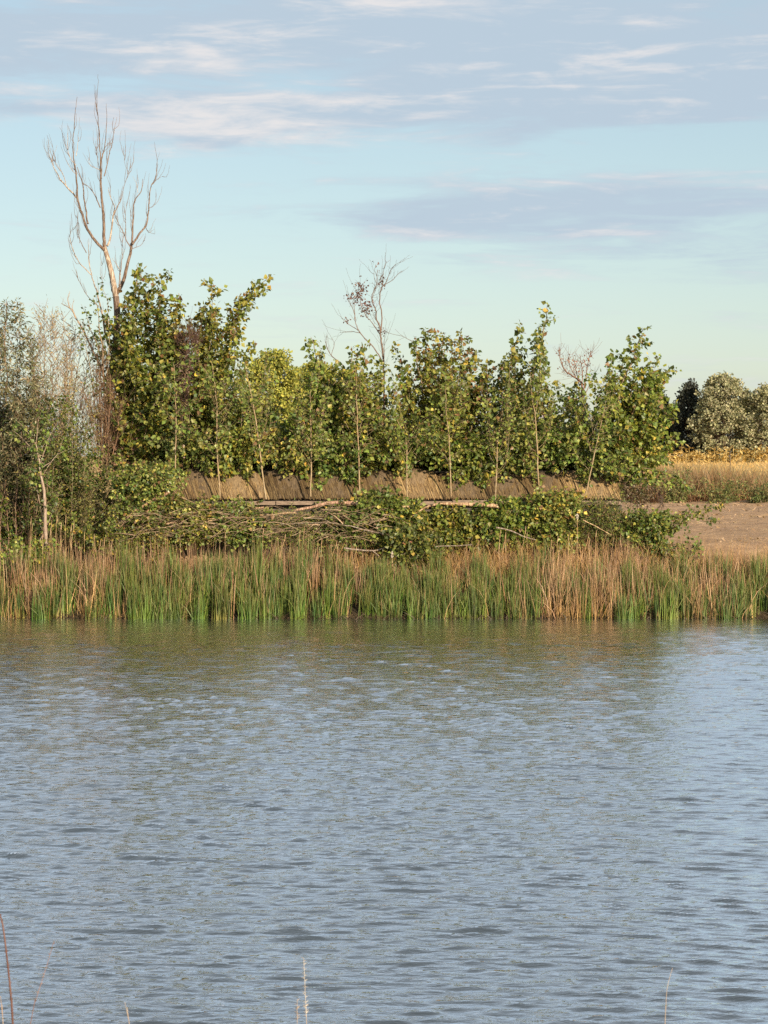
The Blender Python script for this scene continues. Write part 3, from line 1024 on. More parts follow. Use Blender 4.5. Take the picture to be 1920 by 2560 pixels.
HG = 'leafy branches hanging over the thatch'
HANG = [(470, 1175, 'leafy branch hanging over the dull mats left of the bright thatch'), (600, 1160, 'leafy branch hanging behind the bright thatch mat'),
        (720, 1185, 'grey green leafy branch hanging over the shadowed mats'), (835, 1180, 'leafy branch hanging between the fourth and fifth saplings'),
        (960, 1165, 'leafy branch hanging between the fifth and sixth saplings'), (1080, 1175, 'leafy branch hanging beside the round topped mat'),
        (1180, 1185, 'leafy branch hanging between the seventh and eighth saplings'), (1290, 1185, 'leafy branch hanging left of the tall pale sapling'),
        (1400, 1165, 'leafy branch hanging left of the right leaning sapling'), (1520, 1175, 'leafy branch hanging over the last mat on the right')]
for i, (x, y, lab) in enumerate(HANG):
    r = np.random.RandomState(800 + i)
    sh = []
    for k in range(9):
        s = r.uniform(-1, 1)
        sh.append([(x + s * 12, y - 75), (x + s * 42, y - 62 + r.uniform(-20, 20)), (x + s * 64, y + 8 + r.uniform(-30, 28) + 22 * math.sin(i * 2.3))])
    plant('leafy_branch', lab, 'branch', HG, (x, y - 70), 62.55, sh, 820 + i, leaf=.105, fill=5, dyt=.25, singles=10, t0=.05, twig_len=.36,
          twig_gap=.10, leaf_gap=.055, mix=leaf_mix(.10, .03, .1), stem_r=.012)

plant('leafy_branch', 'long drooping leafy branch reaching right over the brown weeds', 'branch', HG, (1490, 1170), 62.3,
      [[(1490, 1170), (1560, 1170), (1640, 1180), (1700, 1205), (1722, 1222)], [(1500, 1175), (1580, 1195), (1640, 1205), (1680, 1212)],
       [(1490, 1165), (1560, 1150), (1630, 1150), (1680, 1160)], [(1480, 1175), (1540, 1160), (1600, 1175), (1650, 1196)]],
      860, leaf=.10, fill=6, dyt=.3, singles=20, t0=.1, twig_len=.3, mix=leaf_mix(.07, .03), stem_r=.012, droop=.9)

# ---------------------------------------------------------------- withered, bare and vine things in the thicket
def bare(name, label, cat, base, Y, limbs, seed, col, r0=.03, twig_n=.25, clusters=(), leafcol=BROWN, leaf=.05, fine=.6, upb=.3, twig_r=.005):
    rng = np.random.RandomState(seed)
    b = at(*base, Y)
    root = thing(name, b, label, cat)
    big, tw = Tubes(), Tubes()
    for pts, r_ in limbs:
        n = len(pts)
        ye = rng.uniform(-.4, .4)
        P = wobble(rng, smoothpath([at(x, y, Y + ye * i / (n - 1)) for i, (x, y) in enumerate(pts)], 5 * n), .10)
        big.add(P, r0 * r_, r0 * r_ * .15 + .002, 5, np.array(col) * rng.uniform(.85, 1.15))
        L = np.linalg.norm(np.diff(P, axis=0), axis=1).sum()
        for k in range(int(L / twig_n)):
            i = rng.randint(max(1, int(len(P) * .3)), len(P) - 1)
            d = P[i + 1] - P[i - 1]
            d /= np.linalg.norm(d) + 1e-9
            o = rng.normal(0, 1, 3)
            l = rng.uniform(.3, 1) * fine
            a = np.linspace(0, 1, 6)[:, None]
            tw.add(wobble(rng, P[i] + l * (a * (d * .6 + o * .45) + a * a * np.array((0, 0, upb))), .18), twig_r, .0025, 3, np.array(col) * rng.uniform(.8, 1.1))
    link('trunk', big.build('trunk', M_TWIG, b), root)
    if tw.n:
        link('twigs', tw.build('twigs', M_TWIG, b), root, 'stuff')
    if clusters:
        P = []
        for (cx, cy, rx, ry, n) in clusters:
            u = rng.normal(0, .5, (n, 3))
            c = at(cx, cy, Y)
            P.append(c + u * np.array((rx / F * Y, rx / F * Y, ry / F * Y)))
        P = np.vstack(P)
        ax = rng.normal(0, 1, P.shape) + np.array((0, 0, -.6))
        col_ = palette(rng, len(P), [(c, 1) for c in leafcol])
        link('withered_leaves', leaf_mesh('withered_leaves', P, frames(ax, rng.normal(0, 1, P.shape)), rng.uniform(.6, 1.3, len(P)) * leaf, col_, M_LEAF, b, 'mid'), root, 'stuff')
    return root


bare('withered_tree', 'thin bare branched tree with a few clusters of withered red-brown leaves', 'tree', (960, 1180), 64.4,
     [([(962, 1180), (958, 1000), (958, 921), (955, 885), (952, 840), (949, 813), (943, 789), (941, 771), (931, 750), (934, 728), (941, 710), (943, 674)], 1.0),
      ([(952, 832), (956, 789), (950, 756), (952, 728), (961, 716), (979, 704), (991, 689), (1005, 677)], .6),
      ([(950, 835), (934, 813), (922, 798), (913, 789)], .5), ([(958, 911), (946, 888), (928, 861), (907, 843), (889, 813), (886, 789), (877, 762), (871, 750)], .6),
      ([(900, 832), (871, 828), (848, 832)], .3), ([(895, 825), (871, 810), (855, 795)], .35), ([(887, 801), (886, 762), (889, 741), (898, 722)], .35),
      ([(962, 716), (970, 690), (985, 665), (1002, 655)], .25), ([(955, 725), (958, 690), (962, 660), (975, 650)], .25), ([(961, 716), (975, 680), (990, 660)], .25),
      ([(940, 706), (935, 690), (938, 668)], .25), ([(868, 945), (855, 912), (828, 888), (815, 861), (818, 837)], .55), ([(930, 750), (938, 720), (930, 705)], .25),
      ([(922, 800), (905, 770), (900, 740), (905, 718)], .35), ([(828, 888), (836, 860), (830, 845)], .25),
      ([(1036, 858), (1012, 843), (979, 834), (965, 828)], .25), ([(920, 1000), (958, 905), (960, 860)], .5)],
     201, (0.17, 0.125, 0.10), .032, .15, [(902, 722, 18, 24, 95), (915, 768, 20, 20, 95), (879, 742, 18, 10, 36), (893, 735, 12, 26, 42), (955, 705, 9, 22, 34), (958, 832, 9, 14, 26), (868, 797, 12, 8, 14), (940, 660, 12, 5, 10)],
     [(0.14, 0.065, 0.05), (0.19, 0.10, 0.07), (0.10, 0.05, 0.04)], .062, .55, .28, .0042)
bare('withered_bush', 'bare reddish bush with tiny dry leaves between the tall shoots and the right clump', 'bush', (1450, 1180), 64.2,
     [([(1456, 1180), (1456, 991), (1447, 955), (1425, 940), (1407, 925), (1400, 894), (1398, 868)], 1), ([(1455, 990), (1455, 940), (1450, 890)], .6),
      ([(1456, 985), (1465, 940), (1472, 900), (1478, 878)], .6), ([(1450, 965), (1440, 930), (1432, 890)], .5), ([(1456, 1000), (1480, 950), (1490, 930)], .4),
      ([(1440, 945), (1420, 905), (1425, 885)], .4), ([(1520, 1010), (1535, 960), (1530, 935)], .4)],
     202, (0.24, 0.14, 0.10), .032, .09, [(1443, 915, 34, 28, 130), (1420, 905, 22, 24, 40), (1472, 895, 10, 26, 40), (1529, 955, 16, 18, 60), (1398, 880, 6, 12, 14)],
     [(0.24, 0.115, 0.09), (0.30, 0.17, 0.12)], .05, .55, .25)
bare('vine_tangle', 'dense brown tangle of dead vine stems hanging among the cottonwoods', 'vine', (468, 1190), 63.1,
     [([(470 + dx_, 1190), (462 + dx_ * .6, 1000), (466 + dx_ * .8, 880), (470 + dx_, 815 + abs(dx_))], .4) for dx_ in (-24, -12, 0, 14, 24)],
     203, (0.15, 0.095, 0.075), .025, .035, [(466, 910, 30, 75, 620), (450, 960, 20, 60, 240)], [(0.125, 0.08, 0.06), (0.17, 0.11, 0.075), (0.085, 0.055, 0.045)], .06, .5, .1)
bare('dead_bush', 'brown dry bush of upright twigs wrapped round the dead tree trunk', 'bush', (262, 1215), 63.3,
     [([(262 + k * 2, 1200), (262 + k * 6, 1080), (258 + k * 9, 850 + abs(k) * 24 + (k % 3) * 20)], .55) for k in range(-6, 7)],
     204, (0.27, 0.175, 0.115), .022, .045, [(258, 1040, 40, 80, 520), (262, 1140, 45, 50, 380)], [(0.16, 0.105, 0.06), (0.21, 0.15, 0.085), (0.11, 0.075, 0.05)], .055, .5, .5)
bare('dead_snag', 'leaning dead bare limb standing between the twiggy shrub and the dead tree', 'branch', (270, 960), 63.9,
     [([(270, 960), (240, 890), (212, 830), (190, 795), (175, 772), (153, 758)], .9), ([(175, 772), (170, 750), (174, 728)], .4), ([(190, 795), (180, 770), (186, 750)], .3)],
     205, (0.36, 0.27, 0.18), .04, .3, (), BROWN, .05, .45, .35)
bare('dead_brush', 'dark dead twigs drooping at the right end of the blind', 'branch', (1600, 1200), 62.5,
     [([(1560, 1190), (1620, 1205), (1652, 1235), (1650, 1270), (1630, 1290)], .5), ([(1570, 1200), (1640, 1225), (1655, 1260), (1640, 1300)], .5),
      ([(1550, 1200), (1600, 1230), (1620, 1270)], .5), ([(1540, 1210), (1585, 1240), (1600, 1290)], .5)],
     206, (0.10, 0.075, 0.06), .022, .05, [(1600, 1240, 40, 32, 480), (1560, 1225, 36, 24, 220)], [(0.12, 0.085, 0.055), (0.10, 0.10, 0.04), (0.17, 0.125, 0.07)], .06, .4, -.25)

# ---------------------------------------------------------------- cut brush and logs heaped in front of the blind
def log(label, pts, Y, r0, r1, col, seed, forks=(), cut=None, name='cut_branch', group='bare cut branches and logs lying in front of the blind'):
    rng = np.random.RandomState(seed)
    n = len(pts)
    P = [at(x, y, Y) for x, y in pts]
    o = P[0].copy()
    root = thing(name, o, label, 'branch', group)
    t = Tubes()
    t.add(wobble(rng, smoothpath(P, 6 * n), .05), r0, r1, 8, col, 1.0, cap=True)
    link('stem', t.build('stem', M_BARK, o), root)
    for f in forks:
        k = Tubes()
        k.add(wobble(rng, smoothpath([at(x, y, Y + rng.uniform(-.1, .1)) for x, y in f], 5 * len(f)), .08), r1 * 1.1 + .004, .004, 5, col)
        link('fork', k.build('fork', M_TWIG, o), root)
    if cut:
        # pale sawn face on the thick end
        a = (P[0] - P[1]) / np.linalg.norm(P[0] - P[1])
        q = frames(a[None], np.array(((0, 0, 1.0),)))[0]
        ang = np.linspace(0, 6.283, 12, endpoint=False)
        rr = r0 * 1.03
        ring = [q[:, 0] * math.cos(g) * rr + q[:, 2] * math.sin(g) * rr for g in ang]
        v = np.array([a * .012] + [x + a * .012 for x in ring] + [x - a * .012 for x in ring])
        f = [(0, 1 + k, 1 + (k + 1) % 12) for k in range(12)]
        fq = [(1 + k, 13 + k, 13 + (k + 1) % 12, 1 + (k + 1) % 12) for k in range(12)]
        link('sawn_face', mesh_from('sawn_face', v, [np.array(f), np.array(fq)], None, M_CUT), root)
    return root


WOOD, PALEW, GREYW = (0.36, 0.24, 0.15), (0.52, 0.38, 0.22), (0.27, 0.225, 0.185)
log('thick sawn branch leaning down left, pale cut face at its upper right end', [(421, 1227), (400, 1240), (376, 1254), (350, 1270)], 61.3, .075, .040, WOOD, 1,
    [[(352, 1268), (325, 1290), (295, 1325)], [(376, 1254), (362, 1290), (330, 1315)], [(390, 1250), (388, 1275), (378, 1300)]], True)
log('long tan branch sloping down to the left in front of the left thatch mats', [(660, 1268), (600, 1273), (540, 1280), (490, 1292), (448, 1304)], 61.4, .030, .022, WOOD, 2,
    [[(560, 1277), (520, 1262), (470, 1250), (430, 1222)], [(448, 1304), (410, 1312), (370, 1330)]])
log('long thin branch lying level under the tan sloping branch', [(740, 1282), (690, 1284), (620, 1290), (540, 1298), (470, 1296)], 61.3, .024, .012, PALEW, 3,
    [[(540, 1298), (500, 1306), (450, 1300)]])
log('rough split log end lying by the fifth sapling', [(892, 1258), (860, 1256), (820, 1258), (780, 1268), (735, 1276)], 61.45, .068, .030, (0.40, 0.26, 0.18), 4, [], True)
log('short peeled pole section just right of the rough log end', [(970, 1268), (1000, 1267), (1025, 1267)], 61.4, .032, .030, PALEW, 5, [], True)
log('long pale log lying level below the seventh and eighth saplings', [(1244, 1265), (1190, 1263), (1130, 1261), (1090, 1262), (1062, 1270), (1030, 1290)], 61.4, .062, .016, (0.42, 0.29, 0.18), 6,
    [[(1040, 1284), (1020, 1300), (1005, 1312)]], True)
log('grey thin pole lying level at the right end of the ledge', [(1375, 1263), (1420, 1262), (1490, 1262)], 61.6, .022, .018, GREYW, 7)
log('thin grey branch crossing the middle brush above the reeds', [(965, 1336), (920, 1328), (870, 1314), (820, 1308), (700, 1310)], 61.0, .020, .008, GREYW, 8, [[(830, 1308), (800, 1296), (760, 1296)]])
log('thin dark branch rising to the right out of the middle reeds', [(975, 1396), (1050, 1374), (1110, 1366), (1180, 1362)], 60.8, .020, .010, GREYW, 9)
log('grey stick slanting down right before the eighth sapling', [(1240, 1318), (1275, 1326), (1312, 1342), (1340, 1350)], 60.9, .022, .010, GREYW, 10)
log('pale thin stick slanting down right near the right leaning sapling', [(1458, 1300), (1490, 1316), (1530, 1338)], 60.8, .014, .007, PALEW, 11)
log('broken grey branch lying left of the bottom leaf heap', [(860, 1370), (930, 1376), (985, 1362), (1040, 1356)], 60.9, .026, .010, GREYW, 12, [[(930, 1376), (950, 1395), (940, 1410)]])

BG = 'heaped cut brush in front of the blind'
BR = [(270, 460, 1175, 1290, 'olive brush heaped left of the thatch mats beside the dead tree', leaf_mix(.08, .05, .3), .085, 'mid', .9),
      # x0, x1, y0, y1, label, mix, leaf, shape
    (300, 440, 1265, 1385, 'olive brush with small yellow leaves heaped below the sawn branch', leaf_mix(.16, .06, .2), .075, 'mid', .55),
    (400, 560, 1255, 1345, 'mixed leafy brush heaped below the left thatch mats', leaf_mix(.10, .05), .085, 'mid', .5),
    (520, 700, 1265, 1350, 'leafy brush heaped below the tan sloping branch', leaf_mix(.12, .04), .09, 'mid', .5),
    (660, 820, 1275, 1355, 'grey green twiggy brush heaped between the third and fifth saplings', leaf_mix(.05, .10, .2), .075, 'slim', .5),
    (780, 930, 1275, 1380, 'thin leaved brush heaped below the rough log end', leaf_mix(.06, .06, .1), .085, 'mid', .5),
    (910, 1060, 1270, 1385, 'dark green leafy brush heaped below the peeled pole', leaf_mix(.06, .02, .5), .105, 'mid', 1),
    (920, 1010, 1240, 1290, 'small dark leafy sprig standing before the thatch beside the rough log end', leaf_mix(.03, .01, .7), .10, 'mid', .9),
    (1030, 1200, 1280, 1370, 'bright yellow green leafy brush heaped below the long pale log', leaf_mix(.26, .03), .105, 'mid', 1),
    (960, 1110, 1330, 1430, 'dark leafy brush dipping into the middle reeds', leaf_mix(.05, .02, .8), .10, 'mid', .9),
    (1170, 1330, 1265, 1360, 'leafy brush heaped between the eighth and ninth saplings', leaf_mix(.12, .04, .1), .10, 'mid', 1),
    (1310, 1460, 1245, 1360, 'yellow green leafy brush heaped below the ninth sapling', leaf_mix(.24, .05), .10, 'mid', 1),
    (1440, 1590, 1255, 1350, 'fine dark olive brush heaped at the right end of the mats', leaf_mix(.02, .06, .8), .085, 'slim', 1),
    (1540, 1680, 1285, 1390, 'brush with yellow leaves heaped at the right end of the blind', leaf_mix(.20, .06, .3), .09, 'mid', 1)]
for i, (x0, x1, y0, y1, lab, mx, lf, shp, den) in enumerate(BR):
    r = np.random.RandomState(900 + i)
    sh = []
    n = max(8, int((x1 - x0) * (y1 - y0) / 210))
    for k in range(n):
        xs = r.uniform(x0, x1)
        s = 1 if xs < (x0 + x1) / 2 else -1
        ya = r.uniform(y0, y1)
        sh.append([(xs, ya + r.uniform(0, 20)), (xs + s * r.uniform(15, 45), ya + r.uniform(-10, 12)), (xs + s * r.uniform(50, 95), ya + r.uniform(-18, 22))])
    cx = (x0 + x1) / 2
    plant('brush_pile', lab, 'brush', BG, (cx, y1), 61.55 if y1 < 1400 else 60.9, sh, 930 + i, leaf=lf, fill=0, dyt=.5, singles=12 if shp == 'mid' else 0, t0=.02,
          twig_len=.42, twig_gap=.10 / den, leaf_gap=.05, mix=mx, stem_r=.012, shape='kite' if shp == 'mid' else shp, stem_col=(0.27, 0.21, 0.14), per=1, wob=.2, mat=M_LEAF if shp == 'mid' else M_SLIM)
plant('leafy_branch', 'long leafy branch lying out to the right over the bare dirt', 'branch', BG, (1560, 1320), 61.5,
      [[(1540, 1330), (1620, 1312), (1680, 1288), (1740, 1270), (1790, 1262), (1816, 1250)], [(1560, 1320), (1640, 1300), (1700, 1292), (1760, 1292), (1790, 1298)],
       [(1560, 1340), (1620, 1330), (1680, 1322), (1700, 1318)], [(1550, 1330), (1610, 1300), (1660, 1285)]],
      970, leaf=.085, fill=4, dyt=.3, singles=22, t0=.1, twig_len=.26, twig_gap=.10, mix=leaf_mix(.08, .03, .3), stem_r=.013, droop=.5)
# fine bare twigs of the dry brush heap
rng = np.random.RandomState(991)
tw = Tubes()
o = at(640, 1360, 61.2)
heap = thing('twig_heap', o, 'grey tan heap of dry bare twigs between the reeds and the left thatch mats', 'twigs')
for k in range(360):
    x = rng.uniform(330, 960)
    y = 1270 + 75 * rng.rand() + 20 * ((x - 640) / 300) ** 2 * .5
    l = rng.uniform(30, 95)
    a = rng.normal(0, .35) + (math.pi if rng.rand() < .5 else 0)
    Yk = 61.2 + rng.uniform(-.35, .3)
    pts = [at(x, y, Yk), at(x + l * .5 * math.cos(a), y + l * .5 * math.sin(a) - 3, Yk + rng.uniform(-.1, .1)), at(x + l * math.cos(a), y + l * math.sin(a) + rng.uniform(-4, 10), Yk + rng.uniform(-.2, .2))]
    tw.add(wobble(rng, smoothpath(pts, 6), .1), rng.uniform(.004, .010) if k % 9 else rng.uniform(.012, .022), .003, 3 if k % 9 else 5, np.array((0.33, 0.25, 0.17)) * rng.uniform(.6, 1.2))
link('twigs', tw.build('twigs', M_TWIG, o), heap, 'stuff')

# ---------------------------------------------------------------- left bank: willows and shrubs
WIL = [((0.150, 0.150, 0.075), 3), ((0.090, 0.098, 0.045), 3), ((0.24, 0.225, 0.145), 1.4), ((0.19, 0.145, 0.075), 1.5)]
plant('willow', 'grey green willow at the left edge with narrow silvery leaves', 'tree', None, (20, 1400), 63.5,
      [[(25, 1390), (32, 1150), (22, 950), (16, 752)], [(28, 1390), (45, 1150), (50, 950), (42, 752)], [(30, 1390), (70, 1150), (78, 980), (70, 830)], [(15, 1390), (-20, 1100), (-30, 900), (-25, 790)],
       [(30, 1390), (85, 1200), (108, 1050), (112, 930)], [(20, 1390), (5, 1100), (-2, 950), (2, 800)], [(10, 1390), (-60, 1150), (-70, 950)]],
      301, leaf=.115, fill=16, mix=WIL, shape='slim', mat=M_SLIM, singles=0, dyt=.8, t0=.25, twig_gap=.10, twig_len=.5, leaf_gap=.035, stem_r=.035, stem_col=(0.20, 0.14, 0.10), per=1, spread=.09, thin=1.0, dens=2.2, fillx=2.9)
sh = []
r = np.random.RandomState(31)
for k in range(16):
    x = 70 + 165 * k / 15 + r.uniform(-6, 6)
    sh.append([(150, 1390), (148 + (x - 150) * .4, 1100), (150 + (x - 150) * .8, 900), (x, 770 + 25 * abs(x - 110) / 60 + r.uniform(-10, 40))])
plant('twig_shrub', 'tall shrub of pale mostly bare upright twigs left of the dead tree', 'shrub', None, (150, 1400), 64.3, sh, 302, leaf=.095, fill=8, shape='slim', mat=M_SLIM,
      mix=[((0.26, 0.19, 0.10), 3), ((0.18, 0.15, 0.08), 3), ((0.33, 0.25, 0.15), 2)], singles=0, dyt=.6, t0=.30, twig_gap=.07, twig_len=.6, leaf_gap=.10, stem_r=.022, stem_col=(0.36, 0.28, 0.20), up=.9, tw_r=.009, wob=.16, thin=.45)
plant('shrub', 'dense dark green shrub behind the slim grey trunk at the left', 'shrub', None, (150, 1400), 63.0,
      [[(140 + (x - 140) * .6, 1395), (x * 1.0, 1220), (x + r.uniform(-14, 14), yt)] for x, yt in ((-20, 1060), (20, 1020), (55, 1010), (90, 1030), (125, 1000), (160, 990), (195, 1000), (225, 1060), (250, 1130), (285, 1190))],
      303, leaf=.080, fill=34, mix=leaf_mix(.03, .06, .75), singles=0, dyt=.9, twig_gap=.10, twig_len=.5, leaf_gap=.045, stem_r=.02)
plant('shrub', 'olive shrub with fine pale leaves below the twiggy shrub', 'shrub', None, (190, 1395), 62.4,
      [[(190 + (x - 190) * .6, 1395), (x, 1220), (x + r.uniform(-14, 14), yt)] for x, yt in ((110, 1110), (150, 1010), (185, 955), (215, 950), (240, 1010), (270, 1120), (300, 1220), (330, 1260))],
      304, leaf=.075, fill=18, mix=[((0.14, 0.14, 0.05), 3), ((0.20, 0.17, 0.07), 2), ((0.10, 0.11, 0.04), 3), ((0.28, 0.22, 0.05), .4)], singles=0, dyt=.7, twig_gap=.11, twig_len=.45, leaf_gap=.05, stem_r=.014, shape='slim', mat=M_SLIM, per=1)
plant('small_tree', 'slim grey trunked tree leaning slightly, standing in the left reeds', 'tree', None, (116, 1420), 61.2,
      [[(118, 1425), (116, 1330), (113, 1250), (106, 1190), (98, 1150), (88, 1105)], [(110, 1222), (98, 1200), (84, 1182)], [(100, 1160), (120, 1100), (140, 1060)],
       [(98, 1150), (70, 1080), (40, 1050)], [(106, 1190), (140, 1140), (180, 1120)], [(90, 1110), (95, 1050), (110, 1020)]],
      305, leaf=.085, fill=6, mix=leaf_mix(.07, .04, .4), singles=12, dyt=.4, t0=.5, sub_r=.30, stem_r=.060, stem_col=(0.30, 0.24, 0.19), stem_name='trunk', fol_name='crown', twig_len=.5, wob=.04)
plant('shrub', 'low dark shrub drooping over the left reeds', 'shrub', None, (330, 1400), 61.5,
      [[(300 + (x - 300) * .5, 1395), (x, 1330), (x + r.uniform(-10, 10), yt)] for x, yt in ((190, 1285), (230, 1265), (270, 1250), (310, 1240), (350, 1255), (390, 1300))],
      306, leaf=.075, fill=14, mix=leaf_mix(.12, .05, .4), singles=0, dyt=.5, twig_gap=.10, twig_len=.4, leaf_gap=.045, stem_r=.012)
bare('bare_shrub', 'bare reddish stems at the far left behind the reeds', 'shrub', (10, 1395), 62.2,
     [([(-30 + k * 17, 1400), (-36 + k * 18, 1300), (-40 + k * 19 + (k % 3) * 8, 1150 + (k % 4) * 25)], .5) for k in range(9)],
     307, (0.25, 0.17, 0.12), .03, .12, [(10, 1210, 55, 90, 260), (70, 1290, 60, 50, 120)], [(0.17, 0.13, 0.06), (0.12, 0.11, 0.05)], .06, .5, .3)
plant('weed', 'yellow green broad leaved weed clump among the far left reeds', 'plant', None, (60, 1400), 60.7,
      [[(x, 1410), (x + r.uniform(-6, 6), 1375), (x + r.uniform(-10, 10), 1345)] for x in (0, 20, 45, 85, 100, 130)],
      308, leaf=.095, fill=5, mix=leaf_mix(.4, .05), singles=8, dyt=.2, twig_gap=.1, twig_len=.25, stem_r=.008)
plant('weed', 'leafy green weed standing in the right reeds before the bare dirt', 'plant', None, (1725, 1410), 60.9,
      [[(1722, 1410), (1722, 1360), (1716, 1318)], [(1728, 1410), (1738, 1370), (1742, 1338)], [(1720, 1410), (1705, 1375), (1698, 1350)]],
      309, leaf=.07, fill=3, mix=leaf_mix(.05, .02, .3), singles=10, dyt=.2, twig_gap=.1, twig_len=.22, stem_r=.008)

# ---------------------------------------------------------------- reeds
rng = np.random.RandomState(55)


def blades(n, x, y, z0, h, lean, w, cb, cm, ct, bend, seg=4):
    """arrays of n grass blades, returns verts, quads, colours"""
    t = np.linspace(0, 1, seg + 1)
    ang = rng.uniform(0, math.pi, n)
    side = np.stack([np.cos(ang), np.sin(ang) * .6, np.zeros(n)], -1)
    lv = rng.normal(0, 1, (n, 2))
    c = np.zeros((n, seg + 1, 3))
    dxy = lv * lean[:, None]
    c[:, :, 0] = x[:, None] + dxy[:, :1] * t[None] + bend[:, None] * np.sign(lv[:, :1]) * t[None] ** 3
    c[:, :, 1] = y[:, None] + dxy[:, 1:] * t[None] * .6
    c[:, :, 2] = z0[:, None] + h[:, None] * (t[None] - 0.28 * np.clip(bend / np.maximum(h, .1), 0, 1.6)[:, None] * t[None] ** 3)
    wt = w[:, None] * np.interp(t, [0, .25, .7, 1], [.8, 1, .75, .08])[None]
    L = c - side[:, None] * wt[:, :, None] * .5
    Rr = c + side[:, None] * wt[:, :, None] * .5
    v = np.stack([L, Rr], 2).reshape(n, -1, 3)
    k = (seg + 1) * 2
    q = np.array([(2 * i, 2 * i + 1, 2 * i + 3, 2 * i + 2) for i in range(seg)])
    f = (q[None] + (np.arange(n) * k)[:, None, None]).reshape(-1, 4)
    tt = t[None, :, None]
    col = np.where(tt < .35, cb[:, None] * (1 - tt / .35) + cm[:, None] * tt / .35, cm[:, None] * (1 - (tt - .35) / .65) + ct[:, None] * (tt - .35) / .65)
    col = np.repeat(col[:, :, None], 2, 2).reshape(-1, 3)
    return v.reshape(-1, 3), f, col


def pickc(cols, k, seed, lo=.6, hi=1.3):
    """one colour per clump, varied a little from blade to blade"""
    r_ = np.random.RandomState(seed)
    m = int(k.max()) + 1
    base = np.array(cols)[r_.randint(len(cols), size=m)] * r_.uniform(lo, hi, (m, 1))
    c = base[k]
    sw = rng.rand(len(k)) < .18
    c[sw] = np.array(cols)[rng.randint(len(cols), size=sw.sum())]
    return c * rng.uniform(.72, 1.28, (len(k), 1))


def pick(cols, n):
    c = np.array(cols)[rng.randint(len(cols), size=n)]
    return c * rng.uniform(.75, 1.25, (n, 1))


XL, XR = -13.0, 14.0
G_M = [(0.038, 0.098, 0.010), (0.020, 0.056, 0.008), (0.076, 0.125, 0.013), (0.052, 0.078, 0.012)]
G_B = [(0.30, 0.31, 0.060), (0.18, 0.25, 0.045), (0.42, 0.34, 0.09), (0.11, 0.17, 0.03)]
T_M = [(0.28, 0.160, 0.056), (0.20, 0.112, 0.048), (0.36, 0.225, 0.09), (0.13, 0.075, 0.036), (0.26, 0.135, 0.06)]
T_T = [(0.31, 0.195, 0.115), (0.40, 0.27, 0.17), (0.22, 0.125, 0.075), (0.16, 0.095, 0.055)]
T_B = [(0.40, 0.25, 0.075), (0.22, 0.125, 0.05), (0.52, 0.36, 0.14)]


def clumped(n, y0, y1, ncl, spread):
    cx = rng.uniform(XL, XR, ncl)
    cy = rng.uniform(y0, y1, ncl)
    k = rng.randint(ncl, size=n)
    return cx[k] + rng.normal(0, spread, n), np.clip(cy[k] + rng.normal(0, spread, n), y0, y1 + .3), k


def px_of(x, y):
    return 960 + x / y * F


# top line of the reed bed (photo columns -> relative height) and how tan it is
TOPX = [-300, 0, 120, 260, 450, 640, 800, 900, 990, 1080, 1180, 1300, 1420, 1540, 1640, 1760, 1920, 2300]
TOPH = [1.0, .95, 1.02, 1.05, 1.05, 1.13, 1.10, .98, .80, .88, .98, 1.0, 1.03, 1.03, .98, .92, .93, .95]
TANX = [-300, 0, 110, 180, 230, 270, 330, 450, 600, 700, 850, 930, 1000, 1100, 1200, 1320, 1390, 1480, 1560, 1640, 1720, 1790, 1850, 1920, 2300]
TANV = [.4, .50, .25, .18, .92, .70, .18, .15, .12, .10, .12, .06, .04, .03, .06, .14, .75, .75, .30, .22, .28, .45, .08, .10, .2]

VV, FF, CC, off = [], [], [], 0


def addb(r):
    global off
    v, f, c = r
    VV.append(v); FF.append(f + off); CC.append(c)
    off += len(v)


def reed_object(name, label):
    global VV, FF, CC, off
    me = mesh_from(name, np.vstack(VV), np.vstack(FF), np.vstack(CC), M_REED)
    o = link(name, me, None, 'stuff')
    o['label'] = label
    VV, FF, CC, off = [], [], [], 0
    return o


# green cattail blades along the water
n = 27000
x, y, k = clumped(n, 58.75, 60.4, 330, .085)
tan = np.interp(px_of(x, y), TANX, TANV)
keep = rng.rand(n) > tan * .80
x, y, k = x[keep], y[keep], k[keep]
n = len(x)
th = np.interp(px_of(x, y), TOPX, TOPH)
z0 = np.maximum(ground(x, y), -.2) - .05
h = th * np.random.RandomState(8).uniform(.72, 1.2, 330)[k] * rng.uniform(.7, 1.25, n) * np.interp(y, [58.7, 59.2, 60.3], [.82, 1.0, 1.08])
tips = pick(G_M, n) * .5 + pick([(0.26, 0.18, 0.06), (0.09, 0.13, 0.03), (0.12, 0.14, 0.035), (0.30, 0.19, 0.08)], n) * .5
addb(blades(n, x, y, z0, h, rng.uniform(.01, .085, n), rng.uniform(.014, .030, n), pickc(G_B, k, 1), pickc(G_M, k, 2), tips, np.where(rng.rand(n) < .12, rng.uniform(.1, .5, n), .03)))
reed_object('green_reeds', 'band of green cattail blades standing along the far water edge')
